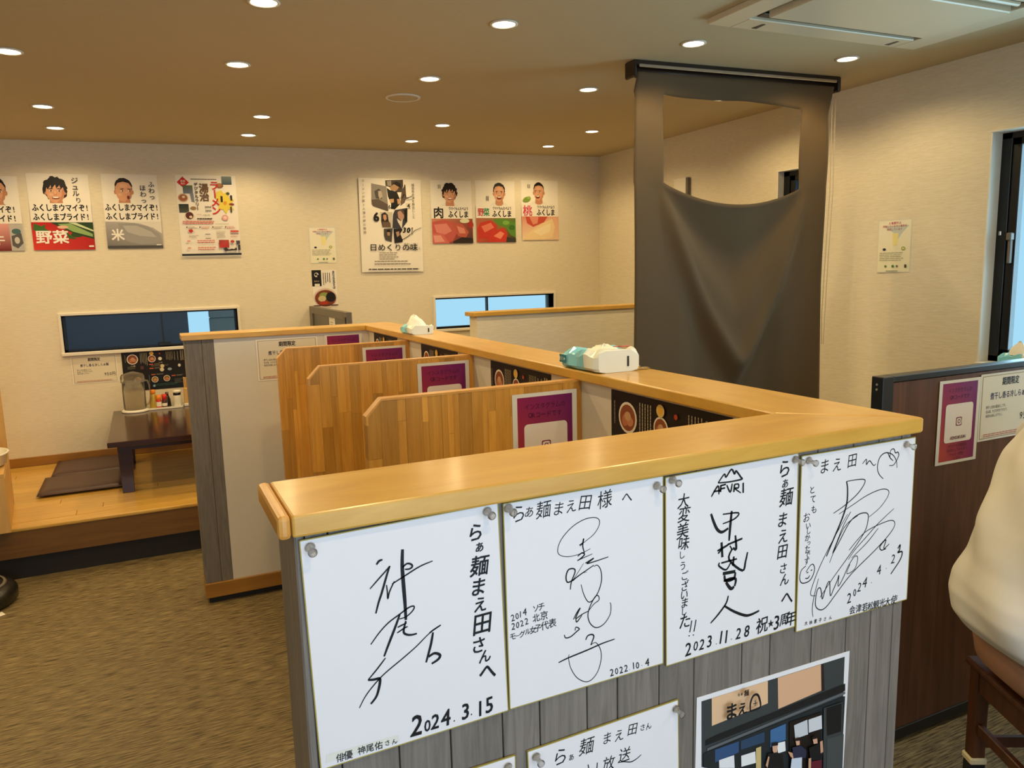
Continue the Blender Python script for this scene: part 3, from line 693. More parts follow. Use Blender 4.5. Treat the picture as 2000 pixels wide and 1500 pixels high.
# ------------------------------------------------------------------ tissue packs
def tissue(label, loc, rz, L, Wd, hh, he, mark, kind):
    t = thing('tissue_pack', label, 'tissue pack', loc, rz, 'soft tissue packs in aqua film')
    def pillow(a, b_, na=10, zf=lambda u: hh):
        bm = B(); m_ = 12; rings = []
        for i in range(na + 1):
            u = a + (b_ - a) * i / na; h = zf(u) ; k = []
            for j in range(m_):
                an = 2 * PI * j / m_ + PI / m_; c, s = math.cos(an), math.sin(an)
                ef = 1 - .10 * max(0, 1 - (u + L / 2) / .012) - .25 * max(0, 1 - (L / 2 - u) / .012)
                x = Wd / 2 * ef * math.copysign(abs(c) ** .34, c); z = h / 2 + h / 2 * math.copysign(abs(s) ** .42, s) * (ef if s > 0 else 1) + (.006 * math.sin(c * 6 + u * 55) * hh / .05 if s > .3 else 0)
                if s > 0: z += .004 * math.sin(u * 90 + j) * hh / .05
                k.append(bm.verts.new((x * (1 + .03 * math.sin(u * 70 + j * 2)), u, max(z, .0005))))
            rings.append(k)
        for r1, r2 in zip(rings, rings[1:]):
            for j in range(m_): bm.faces.new((r1[j], r1[(j + 1) % m_], r2[(j + 1) % m_], r2[j]))
        bm.faces.new(rings[0][::-1]); bm.faces.new(rings[-1])
        bmesh.ops.recalc_face_normals(bm, faces=bm.faces); return bm
    zf = lambda u: he + (hh - he) * max(0, min(1, (.5 - u / L))) ** .8
    obj('aqua_wrap', pillow(-L * .18, L / 2, zf=zf), 'aqua_film', t, local=True, smooth=False)
    obj('white_wrap', pillow(-L / 2, -L * .18, 8, zf=lambda u: zf(u) * 1.01), 'white_film', t, local=True)
    # printed marks on the end (towards -y) and the side (towards -x)
    bm = box(B(), Wd * mark, Wd * mark + .005, -L / 2 - .0012, -L / 2 - .0002, hh * .25, hh * .72); obj('bar_mark', bm, 'black_ink', t, local=True)
    if kind == 1:
        bm = box(B(), -Wd / 2 * 1.035 - .001, -Wd / 2 * 1.03, L * .28, L * .45, he * .35, he * .85); o = obj('logo_patch', bm, 'teal_ink', t, local=True)
        p = Print(.032, .02); p.text('Elle', .5, .5, .6, 'ffffff', centre=True, bold=.02); q = p.build('logo_lettering', o); q.matrix_local = Matrix.Translation((-Wd / 2 * 1.035 - .0013, L * .365, he * .6)) @ Matrix(((0, 0, -1), (-1, 0, 0), (0, 1, 0))).to_4x4()
        bm = lathe(B(), [(0, 0), (.012, 0), (.012, .0012), (0, .0012)], Wd * .25, -L * .36, hh * 1.11, 14, 1.3, .8); lathe(bm, [(0, 0), (.008, 0), (.008, .0012), (0, .0012)], Wd * .12, -L * .32, hh * 1.11, 12, 1.3, .8); obj('heart_mark', bm, 'heart_red', t, local=True)
        bm = B(); vs = []
        for i in range(9):
            for j in range(5): u, v = i / 8, j / 4; vs.append(bm.verts.new((Wd / 2 - .01 + u * .035, -L / 2 + .03 - v * .022 - u * .012, .012 * (1 - u) * abs(math.sin(u * 5 + v)) + .002 + .002 * v)))
        for i in range(8):
            for j in range(4): k = i * 5 + j; bm.faces.new((vs[k], vs[k + 5], vs[k + 6], vs[k + 1]))
        obj('wrapper_tail', bm, 'white_film', t, local=True, smooth=True)
    # the pulled tissue: a crumpled peak
    bm = B(); n, m_ = 16, 7; V = []; pk = {1: (.035, .03, .016), 2: (.055, -.010, .045), 3: (.06, 0, .062)}[kind]
    for j in range(m_ + 1):
        for i in range(n):
            a = 2 * PI * i / n; f = 1 - j / m_; r = f ** .8
            V.append(bm.verts.new((math.cos(a) * Wd * .40 * r + pk[1] * (1 - f) * (1 if kind > 1 else .2), math.sin(a) * L * (.20 if kind == 1 else .30) * r - (L * .08 if kind == 1 else 0) + .004 * math.sin(3 * a + j), (he + hh) / 2 * .93 + (1 - f) ** .7 * (pk[2]) + .004 * math.sin(a * 5 + j * 1.3) * (1 - f + .2))))
    for j in range(m_):
        for i in range(n): k = j * n; bm.faces.new((V[k + i], V[k + (i + 1) % n], V[k + n + (i + 1) % n], V[k + n + i]))
    obj('tissue_sheet', bm, 'tissue', t, local=True, smooth=True)
    return t
tissue('aqua and white tissue pack with a red heart on the long ledge, nearest one', (1.006, 1.617, CT), 0, .178, .128, .052, .040, .18, 1)
tissue('tissue pack with a tall white peak on the far part of the long ledge', (.985, 2.965, CT), 0, .15, .100, .034, .030, .22, 2)
tissue('aqua tissue pack on the sill of the big right window', (3.607, 2.165, H - .501), 0, .17, .068, .052, .040, .2, 3)

# ------------------------------------------------------------------ roll screen with hanging cloth
RY = 3.02
def yr(x): return 3.031 - (x - 2.066) * .0242
R = thing('roll_screen', 'brown cloth with a large cut opening hanging from a ceiling roll screen', 'roll screen', (2.68, RY, .1))
zt = lambda x: zc(x)
def slab(x0, x1, yo0, yo1, zo0, zo1, bev=.002):
    bm = box(B(), x0, x1, yo0, yo1, zo0, zo1, bev)
    for v in bm.verts: v.co.y += yr(v.co.x); v.co.z += zt(v.co.x)
    return bm
obj('headrail', slab(2.075, 3.285, -.035, .035, -.022, -.001), 'blind_metal', R)
obj('rail_strip', slab(2.085, 3.270, -.040, -.036, -.032, -.018), 'bright_metal', R)
obj('roller', tube(B(), [(2.075, yr(2.075) + .0, zt(2.075) - .045), (3.28, yr(3.28), zt(3.28) - .045)], .026, 16), 'blind_metal', R, smooth=True)
for x in (2.058, 3.283): obj('end_bracket', slab(x, x + .018, -.04, .04, -.075, -.001, .006), 'blind_metal', R)
# cloth: grid with a hole; local sag behaves like a swag
X0, X1, OX0, OX1 = 2.083, 3.262, 2.240, 3.078
zbot = .10
NX = 64
xs = [X0 + (X1 - X0) * i / NX for i in range(NX + 1)]
i0 = min(range(NX + 1), key=lambda i: abs(xs[i] - OX0)); i1 = min(range(NX + 1), key=lambda i: abs(xs[i] - OX1)); xs[i0] = OX0; xs[i1] = OX1
zhole_top = lambda x: H + .768 - .006 * math.sin((x - OX0) * 9) - .012 * (x - OX0) / .84
def zedge(x):
    """upper edge of the cut flap, hanging in an arc"""
    if x <= OX0 or x >= OX1: return H + .375
    s = (x - OX0) / (OX1 - OX0)
    return H + .378 - .098 * (math.sin(PI * min(1, max(0, s ** .92)))) ** .85 - .012 * s
ctr = .5 * (OX0 + OX1) + .02
def disp(x, z):
    """how far the cloth stands out of its plane (towards the camera is negative y)"""
    s = max(0., 1 - abs((x - ctr) / ((OX1 - OX0) / 2 + .03)) ** 1.25)
    d = zedge(x) - z
    if d < -.001: return .004 * math.sin(x * 30)
    wv = 0
    D1, D2 = .245 * s, .76 * s + .02
    if s > 0:
        A = .05 * s ** .7
        if d < D1: wv = -A + (A + .025 * s) * (d / max(D1, 1e-4)) ** .9
        elif d < D2: f = (d - D1) / (D2 - D1); wv = .025 * s - (.025 * s + .085 * s ** .6) * (f ** 1.6)
        else: f = min(1, (d - D2) / .16); wv = -.085 * s ** .6 * (1 - f) ** 1.5 * (1 + .6 * f)
        # second soft swag between
        if D1 < d < D2: wv += .010 * s * math.sin(3 * PI * (d - D1) / (D2 - D1))
    k = min(1, d / .5)
    wv += k * (.005 * math.sin((x - X0) * 17 + 1) + .003 * math.sin((x - X0) * 31 + z * 2) + .008 * math.sin((x - X0) * 8 + z * 3))
    return wv
bm = B(); rows = []
top = lambda x: zt(x) - .05
for j in range(7):
    f = j / 6; rows.append([bm.verts.new((x, yr(x) - .028 + .028 * f + .003 * math.sin(x * 25) * f, top(x) + (zhole_top(x) - top(x)) * f)) for x in xs])
for j in range(6):
    for i in range(NX): bm.faces.new((rows[j][i], rows[j][i + 1], rows[j + 1][i + 1], rows[j + 1][i]))
side_top = rows[-1]
MID = 12; prev = side_top; mids = []
for j in range(1, MID + 1):
    f = j / MID; r_ = [None] * (NX + 1)
    for i, x in enumerate(xs):
        if i <= i0 or i >= i1: r_[i] = bm.verts.new((x + (.004 * math.sin(f * PI) * (1 if i == i0 else -1 if i == i1 else 0)), yr(x) + .006 * math.sin(f * 4 + x * 20), zhole_top(x) * (1 - f) + (H + .375) * f))
    for i in range(NX):
        if (i < i0 or i >= i1) and prev[i] and prev[i + 1]: bm.faces.new((prev[i], prev[i + 1], r_[i + 1], r_[i]))
    prev = r_
NB = 90; r0 = []
for i, x in enumerate(xs): r0.append(prev[i] if prev[i] else bm.verts.new((x, yr(x) + disp(x, zedge(x)), zedge(x))))
prev = r0
for j in range(1, NB + 1):
    f = j / NB; r_ = []
    for x in xs:
        ze = zedge(x); z = ze + (zbot - ze) * f; r_.append(bm.verts.new((x, yr(x) + disp(x, z), z)))
    for i in range(NX): bm.faces.new((prev[i], prev[i + 1], r_[i + 1], r_[i]))
    prev = r_
bmesh.ops.recalc_face_normals(bm, faces=bm.faces)
bmesh.ops.smooth_vert(bm, verts=[v for v in bm.verts if not v.is_boundary], factor=.5, use_axis_y=True)
bmesh.ops.smooth_vert(bm, verts=[v for v in bm.verts if not v.is_boundary], factor=.5, use_axis_y=True)
o = obj('cloth', bm, 'curtain_cloth', R, smooth=True)
md = o.modifiers.new('thick', 'SOLIDIFY'); md.thickness = .0012
# pull cord: two strands that hang then loop to the wall clip
for dx in (0, .022):
    pts = [(3.262 + dx, yr(3.26) - .02, zt(3.26) - .075), (3.268 + dx, yr(3.26) - .02, H + .35), (3.262 + dx, yr(3.26) - .01, H + .0)]
    pts += [(3.262 + dx, yr(3.26) - .0, H - .3), (3.268 + dx * .6, yr(3.26), H - .45)]
    obj('pull_cord', tube(B(), pts, .0016, 6), 'cord', R)
# wall box seen through the opening
t = thing('wall_box', 'small pale wall box with a dark side seen through the cloth opening', 'wall box', (3.60, 4.62, H + .43))
obj('body', bx(3.592, 3.618, 4.58, 4.72, H + .43, H + .612, .003), 'frame_white', t)
obj('side_cover', bx(3.590, 3.618, 4.556, 4.58, H + .43, H + .606, .002), 'grey_laminate', t)

# ------------------------------------------------------------------ stool and seated guest on the right
t = thing('wooden_stool', 'dark brown square wooden stool under the seated guest at the right edge', 'stool', (1.985, .965, 0), math.radians(-27))
# local axes: +x forward of the sitter, +y to the sitter's left
SH = .425
obj('seat', bx(-.19, .19, -.20, .20, SH - .02, SH, .006, seg=2), 'stool_wood', t, local=True)
for x in (-.18, .145):
    for y in (-.19, .155): 
        l = obj('leg', bx(x, x + .036, y, y + .036, .0, SH - .02, .003), 'stool_wood', t, local=True)
        s_ = obj('leg_sock', bx(x - .003, x + .039, y - .003, y + .039, .001, .136, .006), 'sock_black', l, local=True)
        obj('sock_cuff', bx(x - .005, x + .041, y - .005, y + .041, .134, .153, .004), 'sock_cream', l, local=True)
for a in ((-.174, -.154, -.154, .155), (.155, .175, -.154, .155), (-.144, .145, -.182, -.162), (-.144, .145, .163, .183)): obj('apron', bx(*a, SH - .085, SH - .02, .002), 'stool_wood', t, local=True)
for a in ((-.172, -.156, -.154, .155), (.157, .173, -.154, .155)): obj('stretcher', bx(*a, .222, .252, .002), 'stool_wood', t, local=True)
for a in ((-.144, .145, -.180, -.164), (-.144, .145, .165, .181)): obj('stretcher', bx(*a, .175, .205, .002), 'stool_wood', t, local=True)

P2 = thing('person', 'seated guest in a white T-shirt leaning forward at the right edge, seen from behind', 'person', (1.985, .965, SH), math.radians(-27))
def loft(secs, n=28, closed=True, fold=0, seed=0):
    """secs: (cx, cy, cz, rx, ry, tilt) ellipses; the ring plane leans with tilt"""
    bm = B(); rings = []
    for k, (cx, cy, cz, rx, ry, tl) in enumerate(secs):
        r_ = []
        for i in range(n):
            a = 2 * PI * i / n; c, s = math.cos(a), math.sin(a)
            e = .82; x = rx * math.copysign(abs(c) ** e, c); y = ry * math.copysign(abs(s) ** e, s)
            if fold:
                q = noise.noise(Vector((cx * 6 + c * 1.6, s * 1.6 + seed, cz * 7))) * fold + fold * .5 * math.sin(a * 7 + cz * 26 + seed); x *= 1 + q / max(rx, .05); y *= 1 + q / max(ry, .05)
            r_.append(bm.verts.new((cx + x * math.cos(tl), cy + y, cz - x * math.sin(tl))))
        rings.append(r_)
    for a, b_ in zip(rings, rings[1:]):
        for i in range(n): bm.faces.new((a[i], a[(i + 1) % n], b_[(i + 1) % n], b_[i]))
    if closed: bm.faces.new(rings[0][::-1]); bm.faces.new(rings[-1])
    bmesh.ops.recalc_face_normals(bm, faces=bm.faces); return bm
# body: one continuous skinned surface
def skin_body(chains, name, mat, parent):
    bm = B(); sk = bm.verts.layers.skin.verify(); idx = {}
    def V(k, p, r):
        if k not in idx: v = bm.verts.new(p); v[sk].radius = (r, r) if not isinstance(r, tuple) else r; idx[k] = v
        return idx[k]
    for ch in chains:
        prev = None
        for k, p, r in ch:
            v = V(k, p, r)
            if prev is not None and not any({prev, v} == set(e.verts) for e in bm.edges): bm.edges.new((prev, v))
            prev = v
    bm.verts.ensure_lookup_table(); bm.verts[0][sk].use_root = True
    me = bpy.data.meshes.new(name); bm.to_mesh(me); bm.free(); me.materials.append(MATS[mat])
    o = bpy.data.objects.new(name, me); COL.objects.link(o); o.parent = parent
    m1 = o.modifiers.new('skin', 'SKIN'); m1.use_smooth_shade = True; m2 = o.modifiers.new('sub', 'SUBSURF'); m2.levels = m2.render_levels = 2
    return o
pel, ch_, nk, hd = (-.07, 0, .155), (-.05, 0, .50), (.03, 0, .735), (.07, 0, .87)
ch = [[('pel', pel, (.135, .155)), ('wa', (-.06, 0, .32), (.11, .14)), ('ch', ch_, (.11, .15)), ('ub', (-.01, 0, .64), (.09, .12)), ('nk', nk, .055), ('hb', (.05, 0, .80), .07), ('hd', hd, .092), ('ht', (.075, 0, .94), .06)]]
for s in (-1, 1):
    ch.append([('pel', pel, .14), (f'hip{s}', (.05, .10 * s, .105), .09), (f'kn{s}', (.44, .12 * s, .075), .062), (f'cf{s}', (.44, .12 * s, -.12), .052), (f'an{s}', (.43, .12 * s, -.36), .034), (f'ft{s}', (.52, .13 * s, -.395), .028), (f'to{s}', (.60, .13 * s, -.40), .022)])
    ch.append([('ub', (-.01, 0, .64), .1), (f'sh{s}', (.0, .175 * s, .62), .056), (f'el{s}', (.10, .225 * s, .34), .042), (f'wr{s}', (.31, .15 * s, .20), .027), (f'pm{s}', (.37, .12 * s, .185), (.032, .018))])
    for f, (dy, ln) in enumerate(((-.026, .055), (-.009, .068), (.009, .072), (.026, .062))):
        ch.append([(f'pm{s}', 0, 0), (f'k{s}{f}', (.405, .12 * s + dy, .182), .010), (f'm{s}{f}', (.405 + ln * .5, .12 * s + dy * 1.1, .175), .0085), (f'e{s}{f}', (.405 + ln * .9, .12 * s + dy * 1.15, .158), .007)])
    ch.append([(f'pm{s}', 0, 0), (f't{s}', (.375, .12 * s - .036, .18), .011), (f'u{s}', (.405, .12 * s - .058, .175), .009)])
skin_body(ch, 'body', 'skin', P2)
# back, hips: bare strip below the shirt, broad enough to sit on the stool
obj('lower_back', loft([(-.03, 0, .003, .11, .15, 0), (-.04, 0, .015, .145, .18, 0), (-.062, 0, .06, .172, .205, 0), (-.072, 0, .12, .175, .208, .05), (-.07, 0, .19, .150, .185, .1)], 36), 'skin', P2, local=True, smooth=True)
obj('shorts', loft([(.10, 0, .005, .16, .19, 0), (.14, 0, .03, .22, .205, 0), (.16, 0, .09, .24, .205, 0), (.12, 0, .15, .20, .19, 0)], 28), 'shorts_dark', P2, local=True, smooth=True)
SEC = [(-.083, 0, .122, .195, .220, .16), (-.098, 0, .15, .203, .232, .16), (-.102, 0, .20, .205, .235, .15), (-.096, 0, .246, .200, .235, .12), (-.081, 0, .30, .185, .230, .10), (-.077, 0, .393, .170, .220, .10), (-.054, 0, .472, .160, .215, .10), (-.034, 0, .56, .155, .215, .10), (-.012, 0, .63, .135, .200, .12), (.006, 0, .685, .100, .150, .12), (.018, 0, .72, .072, .085, .12)]
SEC2 = []
for a, b_ in zip(SEC, SEC[1:]):
    for k in range(4): f = k / 4; SEC2.append(tuple(u + (v - u) * f for u, v in zip(a, b_)))
SEC2.append(SEC[-1])
o = obj('t_shirt', loft(SEC2, 72, False, .010, 3), 'shirt_white', P2, local=True, smooth=True)
md = o.modifiers.new('thick', 'SOLIDIFY'); md.thickness = .003; md = o.modifiers.new('sub', 'SUBSURF'); md.levels = md.render_levels = 1
for s in (-1, 1):
    bm = B(); tube(bm, [(-.01, .13 * s, .64), (.0, .20 * s, .59), (.04, .225 * s, .50), (.07, .235 * s, .42)], [.085, .085, .088, .092], 20, cap=False)
    obj('sleeve', bm, 'shirt_white', P2, local=True, smooth=True)
hb = lathe(B(), [(0, -.02), (.05, -.02), (.092, .0), (.108, .05), (.10, .11), (.06, .145), (0, .155)], .055, 0, .85, 24, 1.05, .85)
obj('hair', hb, 'hair', P2, local=True, smooth=True)
bm = B()
for s in (-1, 1): lathe(bm, [(0, 0), (.010, .004), (.012, .012), (.008, .02), (0, .022)], .160, .032 * s, .862, 10)
obj('eyes', bm, 'black_ink', P2, local=True)
bm = tube(B(), [(.155, 0, .87), (.18, 0, .85), (.188, 0, .84), (.17, 0, .833)], [.006, .011, .013, .006], 8); obj('nose', bm, 'skin', P2, local=True, smooth=True)
bm = tube(B(), [(.152, -.022, .805), (.164, 0, .805), (.152, .022, .805)], [.003, .006, .003], 8); obj('mouth', bm, 'heart_red', P2, local=True)
